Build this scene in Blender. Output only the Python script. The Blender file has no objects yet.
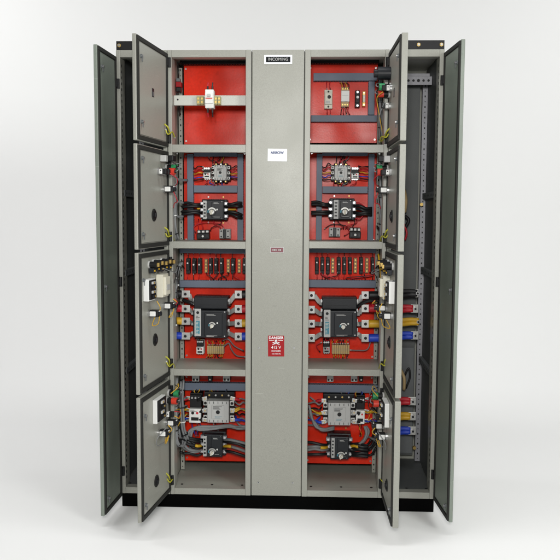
import bpy, bmesh, math, random
from mathutils import Vector, Matrix, Quaternion
random.seed(7)
C = bpy.context.scene
COL = C.collection

# ------------------------------------------------------------------ camera
CAM = Vector((0.13531, -3.40971, 1.38020))
CR = Vector((0.999328, 0.0362725, 0.0052858))
CU = Vector((-0.0084792, 0.0884590, 0.9960437))
CF = Vector((-0.0356614, 0.9954192, -0.0887071))
FPX = 753.85
cam = bpy.data.cameras.new('camera'); cam.sensor_width = 36; cam.lens = FPX * 36 / 560
cam.clip_end = 200; cam.clip_start = 0.05
co = bpy.data.objects.new('camera', cam); COL.objects.link(co)
B = -CF
co.matrix_world = Matrix(((CR.x, CU.x, B.x, CAM.x), (CR.y, CU.y, B.y, CAM.y), (CR.z, CU.z, B.z, CAM.z), (0, 0, 0, 1)))
C.camera = co

def at(px, py, Y):                       # survey: photo pixel -> point on the plane y = Y
    v = CF + CR * ((px - 280) / FPX) + CU * ((280 - py) / FPX)
    return CAM + v * ((Y - CAM.y) / v.y)

def rect(x0, y0, x1, y1, Y):             # -> X0, X1, Z0, Z1 on the plane y = Y
    cx, cy = (x0 + x1) / 2, (y0 + y1) / 2
    return at(x0, cy, Y).x, at(x1, cy, Y).x, at(cx, y1, Y).z, at(cx, y0, Y).z

# ------------------------------------------------------------------ materials
def mat(name, col, rough=0.5, metal=0.0, spec=0.5, speck=0.0, sscale=300, bump=0.0, bscale=200, dirt=0.0, coat=0.0, wavy=0.0, spots=0.0):
    m = bpy.data.materials.new(name); m.use_nodes = True
    nt = m.node_tree; b = nt.nodes['Principled BSDF']
    b.inputs['Base Color'].default_value = (*col, 1)
    b.inputs['Roughness'].default_value = rough
    b.inputs['Metallic'].default_value = metal
    b.inputs['Specular IOR Level'].default_value = spec
    b.inputs['Coat Weight'].default_value = coat
    tc = nt.nodes.new('ShaderNodeTexCoord')
    geo = nt.nodes.new('ShaderNodeNewGeometry')
    src = geo.outputs['Position']
    colout = None
    def noise(scale, det=3):
        n = nt.nodes.new('ShaderNodeTexNoise'); n.inputs['Scale'].default_value = scale
        n.inputs['Detail'].default_value = det
        nt.links.new(src, n.inputs['Vector']); return n
    def mixc(a, fac, colr, lo, hi):
        r = nt.nodes.new('ShaderNodeMapRange'); r.inputs['From Min'].default_value = lo; r.inputs['From Max'].default_value = hi
        nt.links.new(fac, r.inputs['Value'])
        mx = nt.nodes.new('ShaderNodeMix'); mx.data_type = 'RGBA'
        nt.links.new(r.outputs[0], mx.inputs[0])
        if a is None: mx.inputs[6].default_value = (*col, 1)
        else: nt.links.new(a, mx.inputs[6])
        mx.inputs[7].default_value = (*colr, 1)
        return mx.outputs[2]
    if speck:
        n = noise(sscale, 2)
        colout = mixc(colout, n.outputs[0], tuple(c * (1 - speck) for c in col), 0.35, 0.7)
    if dirt:
        n = noise(5, 6)
        colout = mixc(colout, n.outputs[0], tuple(c * (1 - dirt) for c in col), 0.45, 0.75)
        rr = nt.nodes.new('ShaderNodeMapRange'); rr.inputs['To Min'].default_value = rough * 0.85; rr.inputs['To Max'].default_value = min(1, rough * 1.25)
        nt.links.new(n.outputs[0], rr.inputs['Value']); nt.links.new(rr.outputs[0], b.inputs['Roughness'])
    if spots:                      # scuffs and dust specks of their own shape
        n = noise(38, 5); colout = mixc(colout, n.outputs[0], tuple(c * (1 - spots) for c in col), 0.66, 0.72)
        vm = nt.nodes.new('ShaderNodeMapping'); vm.inputs['Scale'].default_value = (9, 9, 150); vm.inputs['Rotation'].default_value = (0.3, 0.5, 0)
        nt.links.new(src, vm.inputs['Vector']); n2 = noise(1.0, 2); nt.links.new(vm.outputs[0], n2.inputs['Vector'])
        colout = mixc(colout, n2.outputs[0], tuple(min(.9, c * (1 + spots * .9) + .02) for c in col), 0.735, 0.755)
    if colout is not None: nt.links.new(colout, b.inputs['Base Color'])
    if bump:
        n = noise(bscale, 2)
        bp = nt.nodes.new('ShaderNodeBump'); bp.inputs['Strength'].default_value = bump; bp.inputs['Distance'].default_value = 0.002
        nt.links.new(n.outputs[0], bp.inputs['Height']); nt.links.new(bp.outputs[0], b.inputs['Normal'])
        if wavy:
            n3 = noise(4.5, 1); b2 = nt.nodes.new('ShaderNodeBump'); b2.inputs['Strength'].default_value = 1.0; b2.inputs['Distance'].default_value = wavy
            nt.links.new(n3.outputs[0], b2.inputs['Height']); nt.links.new(b2.outputs[0], bp.inputs['Normal'])
    return m

M = {}
M['paint'] = mat('grey_powder_coat', (0.318, 0.318, 0.280), 0.36, speck=0.16, sscale=330, bump=0.16, bscale=420, dirt=0.07, wavy=0.004, spots=0.16)
M['paint_in'] = mat('grey_powder_coat_inside', (0.33, 0.335, 0.29), 0.5, speck=0.12, sscale=300, bump=0.12, bscale=420, dirt=0.18, wavy=0.008, spots=0.22)
M['outdoor'] = mat('green_grey_door_paint', (0.215, 0.245, 0.210), 0.45, speck=0.12, sscale=330, bump=0.15, bscale=420, dirt=0.12, wavy=0.012, spots=0.18)
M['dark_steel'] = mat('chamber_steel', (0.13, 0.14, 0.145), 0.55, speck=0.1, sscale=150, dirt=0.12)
M['chamber'] = mat('shaded_chamber_paint', (0.09, 0.097, 0.097), 0.55, speck=0.12, sscale=200, bump=0.15, bscale=170, dirt=0.12)  # cabinet grey darkened: the shade of the side bays put into the colour
M['zinc'] = mat('zinc_strip', (0.31, 0.31, 0.335), 0.5, metal=0.25, speck=0.12, sscale=90, dirt=0.2)
M['red'] = mat('red_plate_enamel', (0.84, 0.030, 0.008), 0.28, spec=0.22, speck=0.12, sscale=90, bump=0.07, bscale=140, dirt=0.30, wavy=0.015, spots=0.25)
M['black'] = mat('black_plastic', (0.007, 0.007, 0.008), 0.5, spec=0.3, bump=0.08, bscale=400)
M['plinth'] = mat('black_plinth_paint', (0.0022, 0.0022, 0.0022), 0.9, spec=0.03, dirt=0.1, bump=0.1)
M['rubber'] = mat('gasket_rubber', (0.012, 0.012, 0.010), 0.8, bump=0.1)
M['moulded'] = mat('navy_moulded_case', (0.011, 0.013, 0.017), 0.42, spec=0.35, bump=0.12, bscale=300, dirt=0.2)
M['duct'] = mat('blue_grey_duct', (0.115, 0.142, 0.195), 0.5, dirt=0.12)
M['ltgrey'] = mat('light_grey_plastic', (0.45, 0.45, 0.44), 0.45, dirt=0.1, bump=0.05)
M['white'] = mat('white_plastic', (0.75, 0.75, 0.73), 0.4, dirt=0.05)
M['cream'] = mat('cream_plastic', (0.68, 0.65, 0.54), 0.45, dirt=0.08)
M['silver'] = mat('tinned_copper', (0.52, 0.52, 0.50), 0.45, metal=0.7, dirt=0.3, speck=0.1)
M['steel'] = mat('steel_screw', (0.5, 0.5, 0.5), 0.35, metal=0.9)
M['brass'] = mat('brass', (0.55, 0.38, 0.12), 0.4, metal=0.7, dirt=0.2)
M['railpaint'] = mat('pale_rail_paint', (0.50, 0.505, 0.46), 0.4, speck=0.06, bump=0.15)
M['tan'] = mat('tan_terminal', (0.30, 0.19, 0.08), 0.5, dirt=0.3)
M['olive'] = mat('olive_terminal', (0.36, 0.33, 0.15), 0.45, dirt=0.2)
M['beige'] = mat('beige_terminal', (0.50, 0.36, 0.18), 0.55, dirt=0.2)
M['c_grey'] = mat('grey_cable', (0.20, 0.205, 0.21), 0.5, dirt=0.15)
M['c_black'] = mat('black_cable', (0.009, 0.009, 0.010), 0.5)
M['c_red'] = mat('red_sleeve', (0.50, 0.012, 0.025), 0.45)
M['c_yellow'] = mat('yellow_sleeve', (0.62, 0.36, 0.02), 0.45)
M['c_blue'] = mat('blue_sleeve', (0.02, 0.06, 0.50), 0.45)
M['c_green'] = mat('green_sleeve', (0.02, 0.26, 0.09), 0.45)
M['c_earth'] = mat('earth_wire', (0.42, 0.40, 0.03), 0.5)
M['lred'] = mat('red_lamp_body', (0.60, 0.04, 0.02), 0.4)
M['teal'] = mat('teal_print', (0.04, 0.22, 0.30), 0.5)
M['ink'] = mat('dark_blue_ink', (0.03, 0.05, 0.15), 0.5)
M['signred'] = mat('sign_red', (0.33, 0.010, 0.014), 0.5, spec=0.2)
M['maroon'] = mat('maroon_label', (0.16, 0.03, 0.045), 0.4)
M['paper'] = mat('white_sticker', (0.85, 0.87, 0.90), 0.45)
M['plate'] = mat('engraved_plate', (0.006, 0.008, 0.010), 0.5, spec=0.15)

# ------------------------------------------------------------------ mesh builder
class MB:
    def __init__(s): s.bm = bmesh.new(); s.mats = []
    def _mi(s, m):
        if m not in s.mats: s.mats.append(m)
        return s.mats.index(m)
    def _merge(s, t, m, mtx=None):
        i = s._mi(m)
        if mtx is not None: bmesh.ops.transform(t, matrix=mtx, verts=t.verts)
        for f in t.faces: f.material_index = i
        me = bpy.data.meshes.new('tmp'); t.to_mesh(me); t.free()
        s.bm.from_mesh(me); bpy.data.meshes.remove(me)
    def box(s, x0, x1, y0, y1, z0, z1, m, bev=0.0, seg=2, mtx=None):
        t = bmesh.new(); bmesh.ops.create_cube(t, size=1)
        x0, x1 = min(x0, x1), max(x0, x1); y0, y1 = min(y0, y1), max(y0, y1); z0, z1 = min(z0, z1), max(z0, z1)
        for v in t.verts:
            v.co = Vector(((x0 + x1) / 2 + v.co.x * (x1 - x0), (y0 + y1) / 2 + v.co.y * (y1 - y0), (z0 + z1) / 2 + v.co.z * (z1 - z0)))
        if bev:
            b = min(bev, 0.45 * min(x1 - x0, y1 - y0, z1 - z0))
            bmesh.ops.bevel(t, geom=t.edges[:], offset=b, segments=seg, profile=0.6, affect='EDGES')
        s._merge(t, m, mtx); return s
    def cyl(s, p0, p1, r, m, seg=16, r2=None, bev=0):
        p0, p1 = Vector(p0), Vector(p1); d = p1 - p0
        t = bmesh.new()
        bmesh.ops.create_cone(t, cap_ends=True, segments=seg, radius1=r, radius2=r if r2 is None else r2, depth=d.length)
        q = Vector((0, 0, 1)).rotation_difference(d.normalized())
        s._merge(t, m, Matrix.Translation((p0 + p1) / 2) @ q.to_matrix().to_4x4()); return s
    def sph(s, p, r, m, sc=(1, 1, 1)):
        t = bmesh.new(); bmesh.ops.create_uvsphere(t, u_segments=12, v_segments=8, radius=r)
        s._merge(t, m, Matrix.Translation(p) @ Matrix.Diagonal((*sc, 1))); return s
    def strap(s, p0, p1, w, th, m, bev=0.0006):   # flat bar from p0 to p1, width in the xz plane, thickness along y
        p0, p1 = Vector(p0), Vector(p1); d = p1 - p0; L = d.length
        ex = d.normalized(); ey = Vector((0, 1, 0)); ey = (ey - ex * ey.dot(ex)).normalized(); ez = ex.cross(ey)
        mt = Matrix(((ex.x, ey.x, ez.x, p0.x), (ex.y, ey.y, ez.y, p0.y), (ex.z, ey.z, ez.z, p0.z), (0, 0, 0, 1)))
        return s.box(0, L, -th / 2, th / 2, -w / 2, w / 2, m, bev, 1, mt)
    def tube(s, pts, r, m, seg=8, sub=5):
        P = [Vector(p) for p in pts]
        if len(P) > 2:
            Q = [P[0] * 2 - P[1]] + P + [P[-1] * 2 - P[-2]]; out = []
            for i in range(1, len(Q) - 2):
                for k in range(sub):
                    t = k / sub; a, b, c, d = Q[i - 1:i + 3]
                    out.append(0.5 * (2 * b + (c - a) * t + (2 * a - 5 * b + 4 * c - d) * t * t + (3 * b - a - 3 * c + d) * t ** 3))
            out.append(P[-1]); P = out
        t = bmesh.new(); rings = []; up = None
        for i, p in enumerate(P):
            d = (P[min(i + 1, len(P) - 1)] - P[max(i - 1, 0)]).normalized()
            if up is None: up = d.orthogonal().normalized()
            up = (up - d * up.dot(d)).normalized(); sd = d.cross(up)
            rings.append([t.verts.new(p + (up * math.cos(2 * math.pi * k / seg) + sd * math.sin(2 * math.pi * k / seg)) * r) for k in range(seg)])
        for a, b in zip(rings, rings[1:]):
            for k in range(seg): t.faces.new((a[k], a[(k + 1) % seg], b[(k + 1) % seg], b[k]))
        t.faces.new(rings[0][::-1]); t.faces.new(rings[-1])
        for f in t.faces: f.smooth = True
        s._merge(t, m); return s
    def arc(s, cx, cz, y0, y1, r0, r1, a0, a1, m, n=14):   # flat ring sector facing -y
        t = bmesh.new(); L = []
        for i in range(n + 1):
            a = math.radians(a0 + (a1 - a0) * i / n); c, sn = math.cos(a), math.sin(a)
            L.append([t.verts.new((cx + r * c, y, cz + r * sn)) for r, y in ((r0, y0), (r1, y0), (r1, y1), (r0, y1))])
        for a, b in zip(L, L[1:]):
            for k in range(4): t.faces.new((a[k], a[(k + 1) % 4], b[(k + 1) % 4], b[k]))
        t.faces.new(L[0]); t.faces.new(L[-1][::-1])
        bmesh.ops.recalc_face_normals(t, faces=t.faces)
        s._merge(t, m); return s
    def text(s, txt, x, y, z, size, m, align='CENTER', bold=0.0):
        cu = bpy.data.curves.new('t', 'FONT'); cu.body = txt; cu.size = size; cu.align_x = align; cu.align_y = 'CENTER'; cu.extrude = 0.0003; cu.offset = bold
        o = bpy.data.objects.new('t', cu); COL.objects.link(o)
        dg = bpy.context.evaluated_depsgraph_get(); me = bpy.data.meshes.new_from_object(o.evaluated_get(dg))
        t = bmesh.new(); t.from_mesh(me); bpy.data.objects.remove(o); bpy.data.curves.remove(cu); bpy.data.meshes.remove(me)
        s._merge(t, m, Matrix.Translation((x, y, z)) @ Matrix.Rotation(math.pi / 2, 4, 'X')); return s
    def screw(s, x, y, z, r, m=None):
        m = m or M['steel']
        s.cyl((x, y + .001, z), (x, y - .0035, z), r, m, 12); s.box(x - r * .8, x + r * .8, y - .0042, y - .0034, z - r * .15, z + r * .15, M['black']); return s
    def build(s, name, parent=None, loc=(0, 0, 0), label=None):
        me = bpy.data.meshes.new(name); s.bm.to_mesh(me); s.bm.free()
        for m in s.mats: me.materials.append(m)
        o = bpy.data.objects.new(name, me); COL.objects.link(o); o.location = loc
        if parent: o.parent = parent
        if label: o['label'] = label
        return o

# ------------------------------------------------------------------ main dimensions (metres)
ZT = 2.100; ZP = 0.064
XL, XA, XB, XC, XD, XR = -0.7264, -0.4957, -0.1178, 0.1178, 0.4923, 0.7329
DEP = 0.50; YP = 0.27
root = bpy.data.objects.new('switchboard', None); COL.objects.link(root)
root.location = (0, 0, 0); root.empty_display_size = 0.3
root['label'] = 'open grey electrical switchboard with red mounting plates and its doors swung wide'
root['category'] = 'switchboard'

# plinth
m = MB(); m.box(XL + .001, XR - .001, 0.004, DEP - .02, 0.0, ZP - .002, M['plinth'], .003); m.build('plinth', root)

# section frames: posts and rails round each opening
def frame(x0, x1, wl, wr, top=.032, bot=.030, mt='paint'):
    m = MB(); e = .0012; k = M[mt]
    m.box(x0 + e, x0 + wl, 0, .045, ZP, ZT, k, .0025)
    m.box(x1 - wr, x1 - e, 0, .045, ZP, ZT, k, .0025)
    m.box(x0 + wl, x1 - wr, .0008, .044, ZT - top, ZT - .0005, k, .0015)
    m.box(x0 + wl, x1 - wr, .0008, .044, ZP + .0005, ZP + bot, k, .0015)
    # return flanges
    m.box(x0 + wl - .003, x0 + wl - .0005, .045, .085, ZP + .03, ZT - .03, k); m.box(x1 - wr + .0005, x1 - wr + .003, .045, .085, ZP + .03, ZT - .03, k)
    return m
mf = frame(XL, XA, .020, .020)
for k in range(74): mf.box(XL + .0198, XL + .0206, .018, .028, .13 + k * .026, .142 + k * .026, M['black'])
mf.build('section_frame', root, label='frame of the cable chamber beside the numbered compartments with the topmost bolt at its corner' if 0 else None)
frame(XA, XB, .020, .0265).build('section_frame', root)
frame(XC, XD, .0265, .020).build('section_frame', root)
mf = frame(XD, XR, .020, .022)
for k in range(74): mf.box(XR - .0226, XR - .0218, .018, .028, .13 + k * .026, .142 + k * .026, M['black'])
mf.build('section_frame', root)

# outer shell
for x0, x1 in ((XL, XL + .002), (XR - .002, XR)):
    m = MB(); m.box(x0, x1, .046, DEP, ZP, ZT - .001, M['paint']); o = m.build('side_wall', root)
    m = MB(); xi = x1 + .0015 if x0 < 0 else x0 - .0015; m.box(min(xi, x1 if x0 < 0 else x0), max(xi, x1 if x0 < 0 else x0), .048, DEP - .004, ZP + .03, ZT - .004, M['chamber']); m.build('shade_lining', o)  # added thin sheet carrying the bay shade as dark colour
for x, s in ((XA, 1), (XB, -1), (XC, 1), (XD, -1)):
    m = MB(); m.box(x - .001, x + .001, .046, DEP - .003, ZP + .002, ZT - .003, M['paint_in']); m.build('partition', root)
m = MB(); m.box(XL + .003, XR - .003, DEP - .002, DEP, ZP, ZT - .002, M['paint_in']); m.build('rear_wall', root)
m = MB(); m.box(XL + .0005, XR - .0005, .0455, DEP + .001, ZT - .0018, ZT - .0002, M['paint']); m.build('roof', root)
for x0, x1 in ((XL, XA), (XA, XB), (XC, XD), (XD, XR)):
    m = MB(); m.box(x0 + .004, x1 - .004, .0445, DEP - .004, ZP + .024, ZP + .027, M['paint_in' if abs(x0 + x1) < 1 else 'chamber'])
    for f in (.12, .5, .88): m.cyl((x0 + (x1 - x0) * f, .06, ZP + .0265), (x0 + (x1 - x0) * f, .06, ZP + .0285), .006, M['black'], 12)
    m.build('floor_pan', root)

# lifting channels on the chambers
for x0, x1 in ((XL, XL + .135), (XD + .055, XR)):
    m = MB(); k = M['black']
    m.box(x0 + .002, x1 - .002, .006, .011, ZT + .0005, ZT + .040, k, .0012)
    m.box(x0 + .002, x1 - .002, .011, .075, ZT + .035, ZT + .040, k, .001)
    m.box(x0 + .002, x1 - .002, .011, .075, ZT + .0005, ZT + .0045, k, .001)
    ch = m.build('lifting_channel', root)
    for x in ((x0 + .016, x0 + .11) if x0 < 0 else (x0 + .070, x1 - .016)):
        b = MB(); b.cyl((0, .002, 0), (0, -.005, 0), .0085, M['brass'], 6); b.cyl((0, -.005, 0), (0, -.009, 0), .005, M['steel'], 10)
        b.build('bolt', ch, (x, .006, ZT + .020))

# shelves between compartments
SHELF = [(144.6, 152.3), (241.7, 248.6), (369.6, 376.0)]
for x0, x1, xs in ((XA, XB, 210), (XC, XD, 345)):
    for a, b in SHELF:
        z1 = at(xs, a, 0.0).z; z0 = at(xs, b, 0.0).z
        m = MB(); wl, wr = (.020, .0265) if x0 < 0 else (.0265, .020)
        m.box(x0 + wl, x1 - wr, .0012, .004, z0, z1, M['paint'], .0008)
        m.box(x0 + .004, x1 - .004, .004, YP + .01, z1 - .003, z1 - .0004, M['paint_in'])
        m.box(x0 + wl, x1 - wr, .004, .022, z0 + .0002, z0 + .002, M['paint'])
        for fx in (x0 + .035, x1 - .035): m.screw(fx, .05, z0 - .001, .004)
        m.build('shelf', root)

# perforated uprights beside the plates
def upright(x0, x1, y, z0, z1, mt='zinc', pitch=.026):
    m = MB(); m.box(x0, x1, y, y + .003, z0, z1, M[mt], .0006)
    m.box(x0, x0 + .003, y + .003, y + .03, z0, z1, M[mt])
    n = int((z1 - z0) / pitch)
    for k in range(n):
        z = z0 + .015 + k * pitch; xc = (x0 + x1) / 2
        if k % 2: m.box(xc - .003, xc + .003, y - .0006, y + .001, z - .0045, z + .0045, M['black'], .0003)
        else: m.cyl((xc, y + .001, z), (xc, y - .0007, z), .0026, M['black'], 10)
    return m.build('perforated_upright', root)
upright(-.489, -.471, YP - .01, ZP + .03, ZT - .03, 'paint_in')
upright(-.133, -.121, YP - .01, ZP + .03, ZT - .03, 'paint_in')
upright(.466, .485, YP - .01, ZP + .03, ZT - .03, 'paint_in')
upright(.121, .134, YP - .01, ZP + .03, ZT - .03, 'paint_in')

# cable chambers
for sgn, x0, x1 in ((1, XD, XR), (-1, XL, XA)):
    b0, b1 = (x0 + .010, x0 + .197) if sgn > 0 else (x1 - .197, x1 - .010)
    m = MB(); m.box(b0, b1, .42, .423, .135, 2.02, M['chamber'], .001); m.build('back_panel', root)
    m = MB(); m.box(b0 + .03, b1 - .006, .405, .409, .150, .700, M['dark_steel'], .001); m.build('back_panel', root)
    u0, u1 = (.703, .7285) if sgn > 0 else (-.722, -.6965)
    upright(u0, u1, .43, .10, 2.06)
    m = MB()
    m.box(x0 + .021, x1 - .004, .385, .39, 2.035, 2.065, M['zinc'], .001); m.build('cross_rail', root)
    m = MB(); zz = 2.016
    m.box(x0 + .006, x1 - .006, .30, .303, zz - .020, zz + .020, M['zinc'], .001)
    for k in range(9): m.cyl((x0 + .026 + k * .024, .301, zz), (x0 + .026 + k * .024, .2993, zz), .006 if k % 3 else .0075, M['black'], 12)
    m.build('perforated_strap', root)
    xs = x1 - .003 if sgn > 0 else x0 + .003
    for z in (1.47, 1.10, .64):
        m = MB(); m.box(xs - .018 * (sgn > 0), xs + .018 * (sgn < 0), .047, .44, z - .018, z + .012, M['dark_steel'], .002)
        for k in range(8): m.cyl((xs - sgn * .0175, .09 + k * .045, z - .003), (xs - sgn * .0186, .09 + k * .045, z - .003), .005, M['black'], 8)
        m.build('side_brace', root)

# ------------------------------------------------------------------ centre cover panel
m = MB(); m.box(XB + .0025, XC - .0025, -.0015, .02, ZP + .002, ZT - .0008, M['paint'], .003); cover = m.build('cover_panel', root)
m = MB(); m.box(XB + .001, XC - .001, .021, .04, ZP, ZT - .002, M['black']); m.build('cover_backing', root)
yF = -.0015
for px, py in ((258.8, 347.8), (294, 347.8), (258.4, 482.3), (292.6, 482.7), (257, 75), (299, 75), (258, 205), (297, 205)):
    if py < 300: continue
    p = at(px, py, yF); b = MB(); b.cyl((0, .001, 0), (0, -.003, 0), .0045, M['steel'], 12); b.cyl((0, -.0029, 0), (0, -.0034, 0), .0022, M['black'], 8); b.build('screw', cover, (p.x, yF, p.z))
def flat(px0, py0, px1, py1, y=None):
    x0, x1, z0, z1 = rect(px0, py0, px1, py1, yF if y is None else y); return (x0 + x1) / 2, (z0 + z1) / 2, x1 - x0, z1 - z0
x, z, w, h = flat(264.2, 55, 292.2, 64)
m = MB(); m.box(-w / 2, w / 2, -.002, .0005, -h / 2, h / 2, M['paper'], .0006); m.box(-w / 2 + .008, w / 2 - .008, -.0035, -.001, -h / 2 + .008, h / 2 - .008, M['plate'], .0006)
m.text('INCOMING', 0, -.0038, 0, .0175, M['ltgrey']); m.build('nameplate', cover, (x, yF, z))
x, z, w, h = flat(267.8, 148.8, 287, 161.3)
m = MB(); m.box(-w / 2, w / 2, -.0008, .0005, -h / 2, h / 2, M['paper']); m.text('ARROW', -.001, -.0011, h * .18, .0155, M['ink'], bold=.0007); m.build('sticker', cover, (x, yF, z), 'white sticker with a small dark blue word').rotation_euler.y = .012
x, z, w, h = flat(270.8, 247.7, 283.2, 252.2)
m = MB(); m.box(-w / 2, w / 2, -.0015, .0005, -h / 2, h / 2, M['maroon'], .0006); [m.box(-w * .36 + i * w * .12, -w * .36 + i * w * .12 + w * .08, -.0019, -.0012, -h * .18, h * .18, M['ltgrey']) for i in range(6) if i != 3]; m.box(-w / 2 - .003, w / 2 + .003, -.0006, .0005, -h / 2 - .003, h / 2 + .003, M['ltgrey'])
m.build('small_label', cover, (x, yF, z), 'tiny maroon engraved label')
x, z, w, h = flat(268, 335.6, 284.2, 356.4)
m = MB(); m.box(-w / 2, w / 2, -.0012, .0005, -h / 2, h / 2, M['signred'], .0004)
y = -.0015
m.text('DANGER', 0, y, h * .39, .0165, M['paper'], bold=.0004)
for zz in (h * .27, ): m.box(-w * .42, -w * .14, y - .0003, y, zz - .0008, zz + .0008, M['paper']); m.box(w * .14, w * .42, y - .0003, y, zz - .0008, zz + .0008, M['paper'])
# skull and bones
m.cyl((0, y - .0004, h * .25), (0, y, h * .25), .006, M['paper'], 16); m.box(-.0032, .0032, y - .0004, y, h * .25 - .009, h * .25 - .003, M['paper'])
for sx in (-1, 1): m.cyl((sx * .0023, y - .0009, h * .25), (sx * .0023, y - .0003, h * .25), .0015, M['signred'], 10)
for sx in (-1, 1): m.strap((-.016, y - .0002, h * .13 - sx * .005), (.016, y - .0002, h * .13 + sx * .005), .0028, .0006, M['paper'], 0)
m.text('415 V', 0, y, -h * .07, .019, M['paper']); m.text('DANGER', 0, y, -h * .24, .0105, M['paper']); m.text('415 VOLTS', 0, y, -h * .38, .0085, M['paper'])
m.build('danger_sign', cover, (x, yF, z), 'red danger sign with white lettering').rotation_euler.y = -.010

# ------------------------------------------------------------------ mounting plates
def plate(px0, py0, px1, py1, screws=True):
    x0, x1, z0, z1 = rect(px0, py0, px1, py1, YP)
    w, h = x1 - x0, z1 - z0
    m = MB(); m.box(-w / 2, w / 2, 0, .003, -h / 2, h / 2, M['red'], .001)
    o = m.build('mounting_plate', root, ((x0 + x1) / 2, YP, (z0 + z1) / 2))
    for sx in (-1, 1):
        for sz in (-1, 1):
            b = MB(); b.screw(0, 0, 0, .0045); b.build('screw', o, (sx * (w / 2 - .010), 0, sz * (h / 2 - .016)))
    return o
plate(184, 65.5, 250, 144.5); plate(184, 153, 250, 243); plate(184.5, 249, 250, 358.8); plate(185, 374, 250, 461)
plate(308, 64.6, 377.3, 143); plate(307, 153, 376, 243); plate(307, 249, 375, 359.5); plate(306, 374, 373, 463.7)

# ------------------------------------------------------------------ wiring ducts
def duct(px0, py0, px1, py1, d=.045, mt='duct', yback=YP):
    x0, x1, z0, z1 = rect(px0, py0, px1, py1, yback - d)
    w, h = x1 - x0, z1 - z0; k = M[mt]; m = MB()
    m.box(-w / 2, w / 2, -d, -d + .003, -h / 2, h / 2, k, .0012)
    m.box(-w / 2 + .001, w / 2 - .001, -.002, 0, -h / 2 + .001, h / 2 - .001, k)
    if w > h:
        n = max(2, int(w / .012))
        for e in (-1, 1):
            zc = e * (h / 2 - .0018)
            m.box(-w / 2, w / 2, -.012, -.002, zc - .001, zc + .001, k)
            for i in range(n):
                xx = -w / 2 + (i + .5) * w / n; m.box(xx - .0036, xx + .0036, -d + .003, -.012, zc - .001, zc + .001, k)
        m.box(-w / 2 + .003, w / 2 - .003, -d + .006, -.004, -h / 2 + .006, h / 2 - .006, M['black'])
    else:
        n = max(2, int(h / .012))
        for e in (-1, 1):
            xc = e * (w / 2 - .0018)
            m.box(xc - .001, xc + .001, -.012, -.002, -h / 2, h / 2, k)
            for i in range(n):
                zz = -h / 2 + (i + .5) * h / n; m.box(xc - .001, xc + .001, -d + .003, -.012, zz - .0036, zz + .0036, k)
        m.box(-w / 2 + .006, w / 2 - .006, -d + .006, -.004, -h / 2 + .003, h / 2 - .003, M['black'])
    return m.build('wiring_duct', root, ((x0 + x1) / 2, yback, (z0 + z1) / 2))
duct(180, 57.5, 248, 64, mt='black'); duct(309, 56.8, 379, 63, mt='black')  # plain black boxes filling the dark band above the top plates
duct(187.2, 154, 193.2, 241); duct(237.4, 154, 243.2, 241); duct(193.6, 185.4, 237.0, 192.6); duct(193.6, 152.2, 237, 156.4)
duct(179.5, 249, 249, 253.4); duct(179.5, 280.6, 249, 287.6); duct(180.5, 383.2, 249, 390.6)
duct(313.5, 73, 377, 80.7); duct(311, 115.2, 377, 121.8); duct(368.4, 81.2, 374.6, 114.7)
duct(316.3, 154, 322, 241); duct(368.2, 154, 373.9, 241); duct(322.4, 186.4, 367.8, 193.2); duct(322.4, 152.2, 367.8, 155.8)
duct(308, 249, 376, 252.8); duct(308, 280.2, 376, 287.6); duct(307, 385, 378, 392.6)

# ------------------------------------------------------------------ devices
def place(px0, py0, px1, py1, d):
    x0, x1, z0, z1 = rect(px0, py0, px1, py1, YP - d)
    return (x0 + x1) / 2, (z0 + z1) / 2, x1 - x0, z1 - z0

def knob_parts(o, x, y, z, r, arc=True, tilt=35):
    m = MB()
    m.cyl((0, 0, 0), (0, -.006, 0), r * 1.5, M['black'], 24)
    if arc:
        m.arc(0, 0, -.0062, -.0085, r * 1.22, r * 1.75, 15, 150, M['silver'])
        m.arc(0, 0, -.0062, -.0087, r * 1.26, r * 1.75, 151, 190, M['teal'])
    m.build('dial', o, (x, y, z))
    m = MB(); m.cyl((0, 0, 0), (0, -.016, 0), r, M['white'], 24, r * .9)
    a = math.radians(tilt); e = Vector((math.sin(a), 0, -math.cos(a)))
    m.strap(Vector((0, -.021, 0)) - e * r * .95, Vector((0, -.021, 0)) + e * r * 1.05, r * .7, .012, M['cream'], .002)
    m.build('knob', o, (x, y - .006, z))

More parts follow.
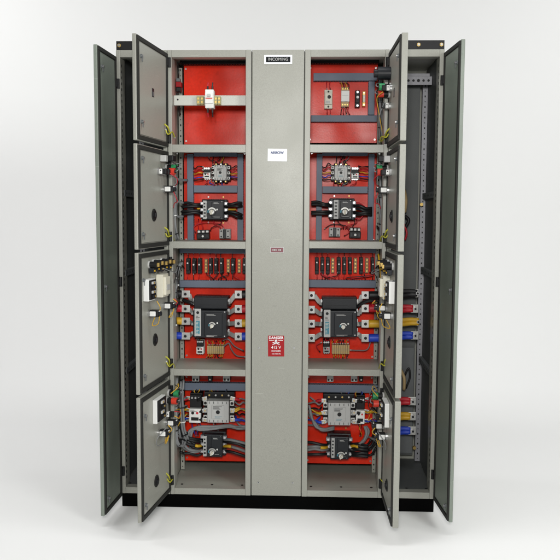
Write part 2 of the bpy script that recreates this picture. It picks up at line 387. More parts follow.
def breaker(px0, py0, px1, py1, lab, kn, big=False, d=.10, mirror=False, kr=None):
    X, Z, w, h = place(px0, py0, px1, py1, d); k = M['moulded']; m = MB()
    m.box(-w / 2, w / 2, -d * .62, 0, -h / 2, h / 2, k, .004)
    if big:
        m.box(-w / 2 + .002, w / 2 - .002, -d * .78, -d * .6, h * .20, h / 2 - .003, k, .004)
        m.box(-w / 2 + .002, w / 2 - .002, -d, -d * .6, -h / 2 + .004, h * .185, k, .005)
        m.box(-w * .16, w * .36, -d - .007, -d + .001, -h / 2 + .012, h * .13, k, .004)
        ty = [.40, .16, -.10, -.34]
    else:
        m.box(-w / 2 + .014, w / 2 - .012, -d, -d * .6, -h / 2 + .004, h / 2 - .004, k, .004)
        m.box(-w * .08, w * .38, -d - .005, -d + .001, -h / 2 + .012, h / 2 - .012, k, .003)
        ty = [.30, 0, -.30]
    cx0, cx1 = (-w / 2 + .006, w / 2 - .006) if big else (-w / 2 + .018, w / 2 - .016)
    for e in (-1, 1):
        for q in (cx0 + .008, cx1 - .006): m.cyl((q, -d + .001, e * (h / 2 - .014) if not (big and e > 0) else h * .155), (q, -d - .0018, e * (h / 2 - .014) if not (big and e > 0) else h * .155), .0032, M['steel'], 10)
        n = 9 if big else 6
        for i in range(n):
            q = cx0 + .012 + (cx1 - cx0 - .024) * (i + .5) / n
            m.box(q - .0025, q + .0025, -d * .60, -d * .56, e * (h / 2 - .0005) - .0015, e * (h / 2 - .0005) + .0015, M['black'])
    q0, q1 = (-w * .14, w * .34) if big else (-w * .06, w * .36)
    for k_, zq in enumerate((.09, .075, -.42, -.44) if big else (.33, .30, -.34)):
        m.box(q0 + .008, q0 + (q1 - q0) * (.55 + .3 * ((k_ * 7) % 3) / 3), -d - (.0076 if big else .0056), -d - .004, zq * h - .0009, zq * h + .0009, M['ltgrey'])
    if big:
        for t in (.27, .04, -.21): m.box(-w / 2 - .010, w / 2 + .010, -d * .50, -d * .1, t * h - .0018, t * h + .0018, M['black'], .0008)
        m.box(-w * .36, w * .30, -d * .785, -d * .77, h * .30, h * .305, M['black']); m.box(-w * .42, w * .42, -d * .785, -d * .77, h * .44, h * .444, M['black'])
    o = m.build('circuit_breaker', root, (X, YP, Z), 'large four pole breaker with silver links' if big else None); o.rotation_euler.y = random.uniform(-.012, .012)
    for sx in (-1, 1):
        for t in ty:
            b = MB(); b.box(sx * -.012, sx * .010, -.012, .012, -.008, .008, M['steel' if big else 'zinc'], .001); b.cyl((0, -.012, 0), (0, -.017, 0), .006, M['steel'], 6)
            b.build('terminal', o, (sx * (w / 2 - .004), -d * .62 - .004 if not big else -d * .5, t * h))
    # printed label strip
    lx, lz, lw, lh = place(*lab, d)
    m = MB(); m.box(-lw / 2, lw / 2, -.0015, .001, -lh / 2, lh / 2, M['ltgrey'], .0008)
    if big:
        m.cyl((0, -.0014, lh * .36), (0, -.003, lh * .36), lw * .22, M['black'], 14)
        m.box(-lw * .3, lw * .3, -.002, -.001, -lh * .42, lh * .06, M['teal'])
        for i in range(9): m.box(-lw * .24, lw * random.uniform(.0, .24), -.0026, -.0018, -lh * .40 + i * lh * .05, -lh * .385 + i * lh * .05, M['cream'])
        for i in range(3): m.box(-lw * .3, lw * random.uniform(.0, .3), -.0022, -.0012, lh * (.12 + .05 * i), lh * (.135 + .05 * i), M['moulded'])
    else:
        for i in range(5): m.box(-lw * .3, lw * (.1 + .2 * random.random()), -.002, -.001, -lh * .38 + i * lh * .17, -lh * .30 + i * lh * .17, M['moulded'])
    m.build('label_strip', o, (lx - X, -d - (.0012 if not big else .0015), lz - Z))
    p = at(*kn, YP - d - .01)
    knob_parts(o, p.x - X, -d - (.005 if not big else .007), p.z - Z, kr or (.0100 if big else .0125), tilt=random.uniform(-32, -8))
    b = MB(); b.cyl((0, 0, 0), (0, -.004, 0), .004, M['white'], 10); b.build('test_button', o, (p.x - X + .024, -d - .004, p.z - Z + .012))
    if not big:
        for sx in (-.3, .3):
            for sz in (-1, 1):
                b = MB(); b.screw(0, 0, 0, .004, M['brass'] if sx > 0 else None); b.build('screw', o, (sx * w, -.002, sz * (h / 2 + .012)))
    return o

def contactor(px0, py0, px1, py1, d=.09, white_side=1, top_black=0.0, side=0.16):
    X, Z, w, h = place(px0, py0, px1, py1, d); m = MB(); g = M['ltgrey']
    hb = h * (1 - top_black)
    m.box(-w / 2, w / 2, -d * .55, 0, -h / 2, h / 2, M['black'], .003)
    zc0, zc1 = -h / 2 + .003, -h / 2 + hb - .003
    m.box(-w * (.5 - side), w * (.5 - side), -d, -d * .5, zc0, zc1, g, .003)
    m.box(-w * .20, w * .20, -d - .004, -d + .001, zc0 + hb * .18, zc1 - hb * .18, g, .002)
    m.cyl((0, -d - .0038, (zc0 + zc1) / 2), (0, -d - .0055, (zc0 + zc1) / 2), min(w, hb) * .085, M['black'], 14)
    gy = (zc0 + zc1) / 2; gw = w * (.5 - side)
    for e in (-1, 1):
        for i in range(5):
            q = -gw * .8 + i * gw * .4; m.box(q - .0012, q + .0012, -d - .0006, -d + .002, gy + e * hb * .40 - hb * .05, gy + e * hb * .40 + hb * .05, M['black'])
        for i in range(3):
            q = (i - 1) * w * .26
            if not top_black: m.box(q - w * .09, q + w * .09, -d * .7, -.004, e * (h / 2 + .002) - .006, e * (h / 2 + .002) + .006, M['black'], .002); m.cyl((q, -d * .7, e * (h / 2 + .002)), (q, -d * .7 - .002, e * (h / 2 + .002)), .0036, M['brass' if (i + e) % 2 else 'steel'], 10)
    for i in range(4): m.box(-w * .16, -w * .16 + w * random.uniform(.12, .3), -d - .0048, -d - .0035, gy + hb * (.24 - .035 * i) - .0008, gy + hb * (.24 - .035 * i) + .0008, M['moulded'])
    for i in range(2): m.box(-w * .10, w * random.uniform(.05, .14), -d - .0048, -d - .0035, gy - hb * (.2 + .05 * i) - .0008, gy - hb * (.2 + .05 * i) + .0008, M['teal'])
    m.box(-w * .5 + .002, w * .5 - .002, -d * .56, -d * .54, gy - .001, gy + .001, M['moulded'])
    o = m.build('contactor', root, (X, YP, Z)); o.rotation_euler.y = random.uniform(-.014, .014)
    for sx in (-1, 1):
        for t in (-.32, 0, .32):
            b = MB(); b.box(-w * side * .45, w * side * .45, -.012, .004, -h * .085, h * .085, M['white'] if sx == white_side else M['silver'], .0015)
            b.cyl((0, -.0118, 0), (0, -.0135, 0), h * .05, M['black'], 10)
            b.build('terminal', o, (sx * w * (.5 - side * .45), -d * .66, (zc0 + zc1) / 2 + t * hb))
    if top_black:
        for i in range(4):
            b = MB(); b.cyl((0, 0, 0), (0, -.006, 0), .0045, M['silver'] if i % 2 else M['brass'], 10); b.build('terminal', o, (-w * .32 + i * w * .21, -d * .55, h / 2 - h * top_black * .5))
    return o

def relay(px0, py0, px1, py1, d=.07, body='ltgrey', lower='white', name='overload_relay'):
    X, Z, w, h = place(px0, py0, px1, py1, d); m = MB()
    m.box(-w / 2, w / 2, -d * .6, 0, -h / 2, h / 2, M['black'] if body == 'black' else M[body], .002)
    m.box(-w * .46, w * .46, -d * .85, -d * .55, h * .05, h * .46, M['black'], .002)
    m.box(-w * .46, w * .46, -d, -d * .55, -h * .46, h * .02, M[lower], .002)
    m.cyl((-w * .18, -d + .0005, -h * .12), (-w * .18, -d - .002, -h * .12), w * .12, M['black'], 12)
    m.cyl((w * .18, -d + .0005, -h * .12), (w * .18, -d - .002, -h * .12), w * .10, M['c_red'], 12)
    m.box(-w * .3, w * .3, -d - .001, -d + .0005, -h * .38, -h * .27, M['black'])
    for i in range(3): m.box(-w * .38, w * random.uniform(-.1, .3), -d - .0008, -d + .0005, -h * (.02 + .025 * i) - .0006, -h * (.02 + .025 * i) + .0006, M['moulded'])
    o = m.build(name, root, (X, YP, Z)); o.rotation_euler.y = random.uniform(-.02, .02)
    for t in (-.28, 0, .28):
        for e in (-1, 1):
            b = MB(); b.cyl((0, .002, 0), (0, -.004, 0), min(.005, w * .14), M['steel'], 10); b.build('terminal', o, (t * w, -d * (.85 if e > 0 else .6), (h * .38 if e > 0 else -h * .49)))
    return o

def block(px0, py0, px1, py1, d=.05, body='black', cap='white', n=3, name='terminal_block', top=True):
    X, Z, w, h = place(px0, py0, px1, py1, d); m = MB()
    m.box(-w / 2, w / 2, -d, 0, -h / 2, h * (.1 if top else .5), M[body], .002)
    m.box(-w * .48, w * .48, -d * .6, 0, h * .1, h * .5, M[body], .002)
    for i in range(n):
        x = -w / 2 + (i + .5) * w / n
        if top: m.box(x - w / n * .3, x + w / n * .3, -d * .62 - .004, -d * .6, h * .2, h * .42, M[cap], .0008)
        m.box(x - w / n * .28, x + w / n * .28, -d - .0015, -d + .001, -h * .36, -h * .02, M['moulded'] if body == 'black' else M['black'], .0008)
    m.cyl((0, -d, -h * .2), (0, -d - .003, -h * .2), h * .12, M[cap], 10)
    o = m.build(name, root, (X, YP, Z)); o.rotation_euler.y = random.uniform(-.03, .03); return o

def minirelay(px0, py0, px1, py1, d=.06):
    X, Z, w, h = place(px0, py0, px1, py1, d); m = MB()
    m.box(-w / 2, w / 2, -d * .7, 0, -h / 2, h / 2, M['ltgrey'], .002)
    m.box(-w * .46, -w * .14, -d, -d * .6, -h * .42, h * .42, M['ltgrey'], .0015); m.box(w * .14, w * .46, -d, -d * .6, -h * .42, h * .42, M['ltgrey'], .0015)
    m.box(-w * .13, w * .13, -d * .9, -d * .6, -h * .46, h * .46, M['moulded'], .001)
    for sx in (-.3, .3):
        for sz in (-.28, .28): m.cyl((sx * w, -d + .0005, sz * h), (sx * w, -d - .0012, sz * h), w * .07, M['black'], 10)
    o = m.build('auxiliary_relay', root, (X, YP, Z)); o.rotation_euler.y = random.uniform(-.03, .03); return o

# ------------------------------------------------------------------ wires
WIRING = {}
def wire(pts, r, mt, name=None, parent=None):
    """pts: (pixel x, pixel y, depth y) surveyed points; thin wires of one compartment gather in its control wiring"""
    W = [at(*p) for p in pts]
    for k in range(1, len(W) - 1): W[k] = W[k] + Vector((random.uniform(-.0025, .0025), random.uniform(-.006, .006), random.uniform(-.004, .004)))
    thin = r < .003 and name in (None, 'control_wire')
    if thin:
        key = 0
        if key not in WIRING: WIRING[key] = (MB(), Vector((0, YP, 1.0)))
        m, o0 = WIRING[key]
    else: m, o0 = MB(), W[0]
    m.tube([p - o0 for p in W], r, M[mt])
    if r < .0035 and len(W) > 2:
        for a, b in ((W[0], W[1]), (W[-1], W[-2])):
            dd = (b - a).normalized(); m.cyl(a - o0, a - o0 + dd * .008, r * 1.25, M['ltgrey' if random.random() < .5 else 'c_black'], 8)
    if not thin: return m.build(name or ('cable' if r > .0047 else 'phase_wire'), parent or root, o0)

def bundle(pts, n, r, spread, mt='c_grey', name='cable_loom'):
    W = [at(*p) for p in pts]; o0 = W[0]; m = MB()
    for i in range(n):
        a = 2 * math.pi * i / n; off = Vector((math.cos(a), math.sin(a), 0)) * spread
        m.tube([p - o0 + off * (0.7 + .6 * random.random()) + Vector((0, 0, random.uniform(-.006, .006))) for p in W], r, M[mt[i % len(mt)] if isinstance(mt, (list, tuple)) else mt])
    for a, b in zip(W, W[1:]):
        c = (a + b) / 2 - o0; dd = (b - a).normalized() * .0022; m.cyl(c - dd, c + dd, spread + r * 1.35, M['c_black' if random.random() < .6 else 'white'], 14)
    return m.build(name, root, o0)

# ---- compartment: top, beside the cover (DIN rail with one miniature breaker)
x0, x1, z0, z1 = rect(172, 95.4, 246.5, 105.2, .055)
m = MB(); m.box(XA + .0205, XB - .027, -.001, .002, -(z1 - z0) / 2, (z1 - z0) / 2, M['railpaint'], .001)
for e in (-1, 1): m.box(XA + .0205, XB - .027, .002, .02, e * (z1 - z0) / 2 - .001 * (e > 0) - .0005, e * (z1 - z0) / 2 + .0005 * (e < 0) + .001 * (e < 0), M['railpaint'])
zb = (z0 + z1) / 2
m.cyl((XA + .038, -.0008, .003), (XA + .038, -.0018, .003), .004, M['black'], 12)
rail = m.build('device_rail', root, (0, .055, zb))
def on_rail(px0, py0, px1, py1, y): 
    x0, x1, z0, z1 = rect(px0, py0, px1, py1, y); return (x0 + x1) / 2, (z0 + z1) / 2, x1 - x0, z1 - z0
X, Z, w, h = on_rail(204.8, 89, 213.3, 107.5, -.01)
m = MB(); m.box(-w / 2, w / 2, .002, .054, -h / 2, h / 2, M['white'], .002); m.box(-w * .46, w * .46, -.014, .01, -h * .28, h * .30, M['white'], .002)
m.box(-w * .4, w * .4, -.0148, -.013, -h * .04, h * .02, M['lred']); m.box(-w * .2, w * .2, -.024, -.013, h * .06, h * .20, M['ltgrey'], .001)
mcb = m.build('miniature_breaker', root, (X, -.001, Z))
for sx in (-.28, .28):
    for sz in (-1, 1):
        b = MB(); b.cyl((0, 0, -.012 * sz), (0, 0, .012 * sz), .0045, M['c_black'], 10); b.cyl((0, 0, .010 * sz), (0, .012, .030 * sz), .0028, M['c_red' if sx < 0 else 'c_black'], 8); b.build('wire_end', mcb, (sx * w, .028, sz * (h / 2 + .006)))
for a, b_ in ((196.3, 203.6), (214, 220.6)):
    X, Z, w, h = on_rail(a, 96, b_, 104.4, .02)
    m = MB(); n = 2
    for i in range(n):
        xx = -w / 2 + (i + .5) * w / n; m.box(xx - w / n * .46, xx + w / n * .46, .004, .034, -h / 2, h / 2, M['olive'], .0015); m.cyl((xx, .004, h * .2), (xx, .0025, h * .2), .0045, M['brass'], 10); m.cyl((xx, .004, -h * .2), (xx, .0025, -h * .2), .0045, M['brass'], 10)
    m.build('rail_terminal', root, (X, .02, Z))

# ---- top compartment on the other side of the cover
X, Z, w, h = place(324.5, 89, 332.6, 108, .065)
m = MB(); m.box(-w / 2, w / 2, -.045, 0, -h / 2, h / 2, M['cream'], .002); m.box(-w * .44, w * .44, -.065, -.04, -h * .30, h * .30, M['cream'], .002)
m.cyl((w * .08, -.0648, h * .08), (w * .08, -.068, h * .08), w * .22, M['black'], 16); m.cyl((0, -.045, h * .40), (0, -.047, h * .40), w * .12, M['black'], 12); m.cyl((0, -.045, -h * .40), (0, -.047, -h * .40), w * .12, M['black'], 12)
m.box(-w * .35, w * .2, -.0655, -.0645, -h * .26, -h * .12, M['ltgrey'])
m.build('miniature_breaker', root, (X, YP, Z))
for px in (327, 330.3):
    wire([(px, 89.5, YP - .03), (px - .3, 85, YP - .03), (px, 80, YP - .02)], .0018, 'c_red'); wire([(px, 107.5, YP - .03), (px + .3, 112, YP - .03), (px, 116, YP - .02)], .0018, 'c_red')
X, Z, w, h = place(341.4, 90.5, 349.3, 101.5, .07)
m = MB(); m.box(-w / 2, w / 2, -.045, 0, -h * .9, h * .9, M['beige'], .002); m.box(-w / 2 - .001, w / 2 + .001, -.07, -.04, -h / 2, h / 2, M['white'], .002)
m.box(-w * .4, w * .4, -.0705, -.0695, h * .02, h * .05, M['ltgrey'])
for i in range(3):
    for e in (-1, 1): m.cyl((-w * .3 + i * w * .3, -.045, e * h * .72), (-w * .3 + i * w * .3, -.048, e * h * .72), .0035, M['brass'], 10)
m.build('plug_in_relay', root, (X, YP, Z))
for i in range(4):
    px = 342.3 + i * 2
    wire([(px, 90, YP - .04), (px - 1 + i * .4, 85, YP - .05), (px - 2.4, 82, YP - .03)], .0018, 'c_black' if i % 2 else 'c_yellow')
    wire([(px, 107, YP - .04), (px - .6, 111, YP - .055), (px - 1.5 + i, 115, YP - .04)], .0018, ('c_black', 'c_red')[i % 2])
for a, b_, mt, y0_, y1_ in ((355.3, 360, 'black', 90, 107), (362.6, 365.6, 'brass', 91, 106)):
    X, Z, w, h = place(a, y0_, b_, y1_, .05); m = MB()
    m.box(-w / 2, w / 2, -.04, 0, -h / 2, h / 2, M[mt], .0015); m.box(-w * .42, w * .42, -.05, -.035, -h * .25, h * .25, M['black' if mt == 'black' else 'cream'], .0015); m.cyl((0, -.05, h * .08), (0, -.052, h * .08), w * .28, M['white'], 12)
    for e in (-1, 1): m.cyl((0, -.04, e * h * .4), (0, -.042, e * h * .4), w * .25, M['steel'], 10)
    m.build('fuse_holder', root, (X, YP, Z))

# ---- second compartments
def second(mir):
    S = (lambda a: a) if not mir else (lambda a: 554.3 - a * .99)     # survey of the mirrored side checked separately
if 1:
    # beside the doors hinged at low x
    contactor(211, 164.4, 229.6, 180.8, .085)
    relay(203, 167, 210.4, 178.5, .06)
    breaker(200.8, 199.2, 226.4, 220.4, (203, 200.6, 206.6, 219.2), (212, 212), d=.095)
    block(196.5, 230, 209, 239, .05); minirelay(219, 229, 230.2, 238.8)
    for i, (yy, mt) in enumerate(((167, 'c_black'), (170, 'c_red'), (173.5, 'c_yellow'), (177, 'c_blue'), (179, 'c_black'))):
        wire([(203.5, yy, YP - .05), (199, yy - 1.5 + i * .4, YP - .065), (195.5, yy + 1, YP - .05), (192.5, yy + .5, YP - .035)], .0026, mt)
        wire([(229, yy, YP - .05), (232.5, yy + 1 - i * .5, YP - .065), (235.5, yy - .6, YP - .055), (238.4, yy + .3, YP - .035)], .0026, mt)
    for i in range(3): wire([(213 + i * 4, 181, YP - .05), (213.5 + i * 4, 184, YP - .055), (214 + i * 4, 187.5, YP - .035)], .002, ('c_red', 'c_black', 'c_blue')[i])
    for i in range(3): wire([(213 + i * 5, 164.6, YP - .05), (212.5 + i * 5, 160, YP - .06), (214 + i * 5, 156, YP - .03)], .002, ('c_black', 'c_red', 'c_black')[i])
    for yy, dy in ((204, -.5), (206.4, .3), (211, .4), (213.4, .8)):
        wire([(201.5, 203 + (yy - 203) * 1.15, YP - .06), (196, yy, YP - .085), (188, yy + dy, YP - .085), (182, yy + dy * 1.4, YP - .075)], .0068, 'c_black')
    for yy, yy2 in ((203.6, 203), (206.5, 206), (212.5, 215), (214.5, 218)):
        wire([(225.5, 203 + (yy - 203) * 1.0, YP - .06), (231, yy, YP - .08), (237, (yy + yy2) / 2, YP - .085), (242, yy2, YP - .07)], .0068, 'c_black')
    for yy in (209.5, ): wire([(226, yy, YP - .065), (230, yy - .4, YP - .07), (236, yy, YP - .06)], .0045, 'c_yellow')
    wire([(197, 209, YP - .07), (200, 209.2, YP - .065), (202, 209.3, YP - .06)], .0045, 'c_yellow')
    wire([(183, 203, .16), (177.5, 202, .13), (175.5, 208, .12), (177, 216, .13), (183, 216.5, .16)], .006, 'c_grey')
    wire([(175.5, 178, .10), (181, 179.5, .14), (187, 180, .2)], .006, 'c_grey')
    wire([(196, 233, YP - .04), (194.5, 226, YP - .05), (203, 223, YP - .04), (220, 224, YP - .04), (224, 229, YP - .045)], .0018, 'c_red')
    # the same devices on the far side of the cover, seen in mirror order
    contactor(331.4, 164.6, 350.6, 180.8, .085, -1)
    relay(351.2, 167, 359, 179, .06)
    breaker(329.8, 198.2, 355, 220.2, (333.6, 199.8, 338.4, 218.8), (344.8, 212), d=.095)
    minirelay(329, 227.6, 340.4, 237); block(349.6, 227.6, 361, 238, .05)
    for i, (yy, mt) in enumerate(((166, 'c_black'), (169, 'c_red'), (172.5, 'c_yellow'), (176, 'c_blue'), (179, 'c_black'))):
        wire([(332, yy, YP - .05), (328.5, yy - 2 + i * .8, YP - .065), (325, yy + 1, YP - .055), (321, yy, YP - .035)], .0026, mt)
        wire([(358.6, yy, YP - .04), (362, yy + 1.4 - i * .5, YP - .06), (366, yy, YP - .055), (369.5, yy + .6, YP - .035)], .0026, mt)
    for i in range(3): wire([(334 + i * 4, 181, YP - .05), (334 + i * 4, 184, YP - .055), (334.5 + i * 4, 187.5, YP - .035)], .002, ('c_red', 'c_black', 'c_red')[i])
    for i in range(3): wire([(336 + i * 4, 164.6, YP - .05), (336 + i * 4, 160, YP - .06), (337 + i * 4, 156, YP - .03)], .002, ('c_black', 'c_red', 'c_black')[i])
    for yy, yy2 in ((203.5, 201.5), (206, 204), (211.5, 211.5), (214, 213.5)):
        wire([(331, 203 + (yy - 203), YP - .06), (325, yy, YP - .085), (318, yy2, YP - .085), (311.5, yy2 + .6, YP - .075)], .0068, 'c_black')
    for yy, yy2 in ((205.5, 208), (208.5, 210.5), (212.5, 213), (215, 215)):
        wire([(354, yy, YP - .06), (360, yy + .2, YP - .08), (366, yy2, YP - .085), (371.5, yy2, YP - .07)], .0068, 'c_black')
    for yy in (202.5, 218.0): wire([(354, yy, YP - .06), (360, yy + 1, YP - .07), (367, 209, YP - .06)], .003, 'c_red')
    wire([(355, 210, YP - .065), (359, 209.6, YP - .07), (364, 210, YP - .06)], .0045, 'c_yellow')
    wire([(324, 229, YP - .03), (332, 224.5, YP - .04), (345, 226, YP - .035), (350, 231, YP - .04)], .0018, 'c_black')
    wire([(340, 229, YP - .04), (346, 226, YP - .045), (349, 232, YP - .04), (344, 236, YP - .04)], .0018, 'c_red')

# ---- third compartments: fuse row, large breaker, terminals
FL = [(185.7, 189.6), (191.7, 195.6), (197.2, 201.2), (204, 207), (208.5, 212.2), (213.8, 217.6), (219.2, 223.2), (226.2, 229.4), (230.6, 234.8), (237.2, 240.4), (242.2, 246.4)]
FR = [(315, 318.8), (320.5, 324.3), (326, 329.8), (331.4, 334.5), (337, 340.8), (342.6, 346.4), (348.2, 352), (354, 357.3), (359.6, 363.2), (365.6, 368.8), (371.2, 374.6)]
for L, y0_, y1_ in ((FL, 258.6, 273.8), (FR, 257.6, 274)):
    for i, (a, b_) in enumerate(L):
        gold = i in (3, 7, 9)
        X, Z, w, h = place(a, y0_ + (.6 if gold else 0), b_, y1_ - (.6 if gold else 0), .05); m = MB()
        if gold:
            m.box(-w / 2, w / 2, -.03, 0, -h / 2, h / 2, M['tan'], .0015)
            for e in range(4): m.cyl((0, -.03, -h * .36 + e * h * .24), (0, -.033, -h * .36 + e * h * .24), w * .26, M['brass'], 10)
            m.build('terminal_block', root, (X, YP, Z))
        else:
            m.box(-w / 2, w / 2, -.038, 0, -h / 2, h / 2, M['black'], .0015); m.box(-w * .42, w * .42, -.052, -.03, -h * .30, h * .34, M['black'], .0025)
            m.cyl((0, -.052, h * (.10 if i % 3 else .2)), (0, -.0535, h * (.10 if i % 3 else .2)), w * .2, M['white'], 12)
            fo = m.build('fuse_holder', root, (X, YP, Z)); fo.rotation_euler.y = random.uniform(-.025, .025)
            wire([((a + b_) / 2, y1_ - .5, YP - .03), ((a + b_) / 2 + random.uniform(-.5, .5), y1_ + 3, YP - .035), ((a + b_) / 2, y1_ + 7, YP - .02)], .0016, random.choice(['c_red', 'c_black', 'c_red']))
            wire([((a + b_) / 2, y0_ + .5, YP - .03), ((a + b_) / 2 + random.uniform(-.5, .5), y0_ - 3, YP - .03), ((a + b_) / 2, y0_ - 5.5, YP - .02)], .0016, random.choice(['c_red', 'c_black']))
breaker(192.6, 297.4, 227.2, 338.8, (194.6, 308.8, 201.1, 336), (212.2, 325.5), True, .13)
breaker(322, 298.4, 357.6, 338, (323.8, 309.6, 330.4, 337), (343.1, 326.5), True, .13)

PH = ['c_black', 'c_red', 'c_yellow', 'c_blue']
YL = YP - .085
def lug(px0, px1, py, hh, slv, ph, tgt):
    """silver palm lug with bolt, coloured sleeve and a flat link to the breaker terminal"""
    x0, x1, z0, z1 = rect(px0, py - hh, px1, py + hh, YL); X, Z = (x0 + x1) / 2, (z0 + z1) / 2; w, h = x1 - x0, z1 - z0
    m = MB(); m.box(-w / 2, w / 2, -.0025, .0025, -h / 2, h / 2, M['silver'], .002)
    m.cyl((0, -.002, 0), (0, -.0045, 0), h * .30, M['steel'], 14); m.cyl((0, -.004, 0), (0, -.010, 0), h * .20, M['black' if 1 else ph], 6)
    t = at(*tgt, YP - .065); d = t - Vector((X, YL, Z)); s = 1 if d.x > 0 else -1
    m.strap((s * w * .40, .003, 0), (d.x * .75, (t.y - YL) * .8, d.z * .9), h * .55, .004, M['silver']); m.strap((d.x * .7, (t.y - YL) * .75, d.z * .88), (d.x + s * .006, t.y - YL, d.z), h * .55, .004, M['silver'])
    o = m.build('cable_lug', root, (X, YL, Z))
    if slv:
        a, b_ = at(slv[0], py, YL).x - X, at(slv[1], py, YL).x - X
        m = MB(); n = 6; r = h * .52
        m.tube([(a, .004, 0), ((a + b_) / 2, .004, .0008), (b_, .005, 0)], r, M[ph], 14); m.build('sleeve', o, (0, 0, 0), {'c_black': 'black cable sleeve', 'c_red': 'red cable sleeve', 'c_yellow': 'yellow cable sleeve', 'c_blue': 'blue cable sleeve'}[ph])
    return o
for i, py in enumerate((294, 308.7, 321.2, 336)):
    lug(181, 190, py, 3.6, (173.8, 181.8) , PH[i], (193.6, (303, 313, 323.5, 333)[i]))
    lug(234.6, 242.4, (294.5, 309, 323.3, 336.5)[i], 3.9, (242, 249), PH[i], (226.6, (303, 313, 323.5, 333)[i]))
for i in range(4):
    lug(308, 315, (295.3, 309.6, 323.7, 338)[i], 3.9, None, PH[i], (322.6, (303.5, 314, 324, 334)[i]))
    lug(361.4, 369.4, (295.2, 308.4, 323.8, 338)[i], 3.9, (368.6, 383), PH[i], (357.2, (303.5, 314, 324, 334)[i]))
relay(196, 340.2, 203.8, 354.4, .055); relay(323, 341, 330, 353.6, .055, 'black', 'ltgrey')
for a, b_, y0_, y1_ in ((207, 223.8, 346, 353.8), (332, 349.6, 345, 354)):
    X, Z, w, h = place(a, y0_, b_, y1_, .045); m = MB(); n = 8
    m.box(-w / 2, w / 2, -.012, 0, -h * .55, h * .55, M['steel'])
    for i in range(n):
        xx = -w / 2 + (i + .5) * w / n; m.box(xx - w / n * .47, xx + w / n * .47, -.045, 0, -h / 2, h / 2, M['beige'], .0012)
        for e in (-.28, .28): m.cyl((xx, -.0448, e * h), (xx, -.0462, e * h), w / n * .28, M['brass'], 8)
    m.build('terminal_block', root, (X, YP, Z))
    for i in range(n):
        px = a + (i + .5) * (b_ - a) / n
        wire([(px, y0_ + .5, YP - .03), (px + random.uniform(-1, 1), y0_ - 3, YP - .05), (px + random.uniform(-3, 3), y0_ - 5.2, YP - .03)], .0018, random.choice(['c_yellow', 'c_black', 'c_yellow', 'c_red']))
        wire([(px, y1_ - .5, YP - .03), (px + random.uniform(-1, 1), y1_ + 2, YP - .05), (px + random.uniform(-2, 2), y1_ + 3.8, YP - .03)], .0018, random.choice(['c_yellow', 'c_black', 'c_yellow']))
wire([(223, 347, YP - .04), (229, 343, YP - .06), (231, 349, YP - .055), (236, 356, YP - .05), (246, 357, YP - .05)], .003, 'c_grey')
wire([(222, 341, YP - .04), (228, 338.5, YP - .06), (235, 346, YP - .055), (244, 351, YP - .05)], .003, 'c_grey')
wire([(350, 350, YP - .04), (358, 350, YP - .055), (367, 349, YP - .055), (371, 340, YP - .05)], .0028, 'c_grey')
wire([(320, 352, YP - .04), (316, 345, YP - .05), (322, 342, YP - .05)], .0024, 'c_red')
wire([(183, 300, .2), (190, 302, .18), (193, 304, .18)], .009, 'c_black'); wire([(357, 307, .2), (364, 302, .18), (372, 300, .16), (378, 303, .14)], .009, 'c_black')

# ---- fourth compartments
for a, b_, y0_ in ((192, 199, 376.5), (223, 230, 376.5), (208, 212, 376), (327, 333.4, 376.8), (351, 357.4, 376.8), (359.5, 363, 376.2)):
    if b_ - a > 5: block(a, y0_ - 1, b_, y0_ + 5, .04, 'ltgrey', 'white', 2, 'terminal_block', False)
    else: block(a, y0_ - 1, b_, y0_ + 5.4, .045, 'black', 'white', 1, 'fuse_holder', False)
contactor(202.5, 394.8, 233.5, 423.4, .115, 2, .2, .15); contactor(323.4, 396.6, 355.4, 426, .115, 2, .2, .15)
relay(188.8, 395, 201.2, 424, .09, 'black', 'white'); relay(355.8, 397, 365.2, 425, .09, 'black', 'white')
breaker(201, 433.8, 225, 457.8, (203.2, 436, 206.6, 456.2), (212.2, 452), d=.10, kr=.0115)
breaker(327.4, 436, 351.4, 460.2, (331.3, 438, 334.6, 457.6), (341, 455.6), d=.10, kr=.0115)
for i, (yy, mt) in enumerate(((399, 'c_red'), (410, 'c_yellow'), (419.5, 'c_blue'))):
    wire([(231.5, yy, YP - .07), (236, yy + .6, YP - .085), (241, yy - .5, YP - .08), (247, yy + 1.5, YP - .06)], .0035, 'c_grey' if i != 1 else 'c_yellow')
    wire([(231.5, yy, YP - .072), (234, yy + .3, YP - .08), (237, yy + 1, YP - .08)], .0042, mt)
    wire([(189.5, yy - .5, YP - .05), (185.5, yy - .2, YP - .08), (181, yy + .8, YP - .1), (177, yy + 3, YP - .12)], .004, mt)
    wire([(201, yy, YP - .06), (204, yy + .3, YP - .07)], .005, 'silver', 'busbar_link'); wire([(353.6, yy + 1.4, YP - .06), (357.4, yy + 1.6, YP - .07)], .005, 'silver', 'busbar_link')
    wire([(325, yy + 2, YP - .07), (321, yy + 2, YP - .085), (316, yy + 3, YP - .08), (310, yy - 2, YP - .06)], .0035, 'c_grey' if i != 1 else 'c_yellow')
    wire([(325, yy + 2, YP - .072), (322.5, yy + 2.2, YP - .08), (319.5, yy + 2.4, YP - .08)], .0042, mt)
    wire([(364, yy + 1, YP - .06), (368, yy + 2, YP - .08), (373, yy + 1, YP - .09), (378, yy + 3, YP - .10)], .004, mt)
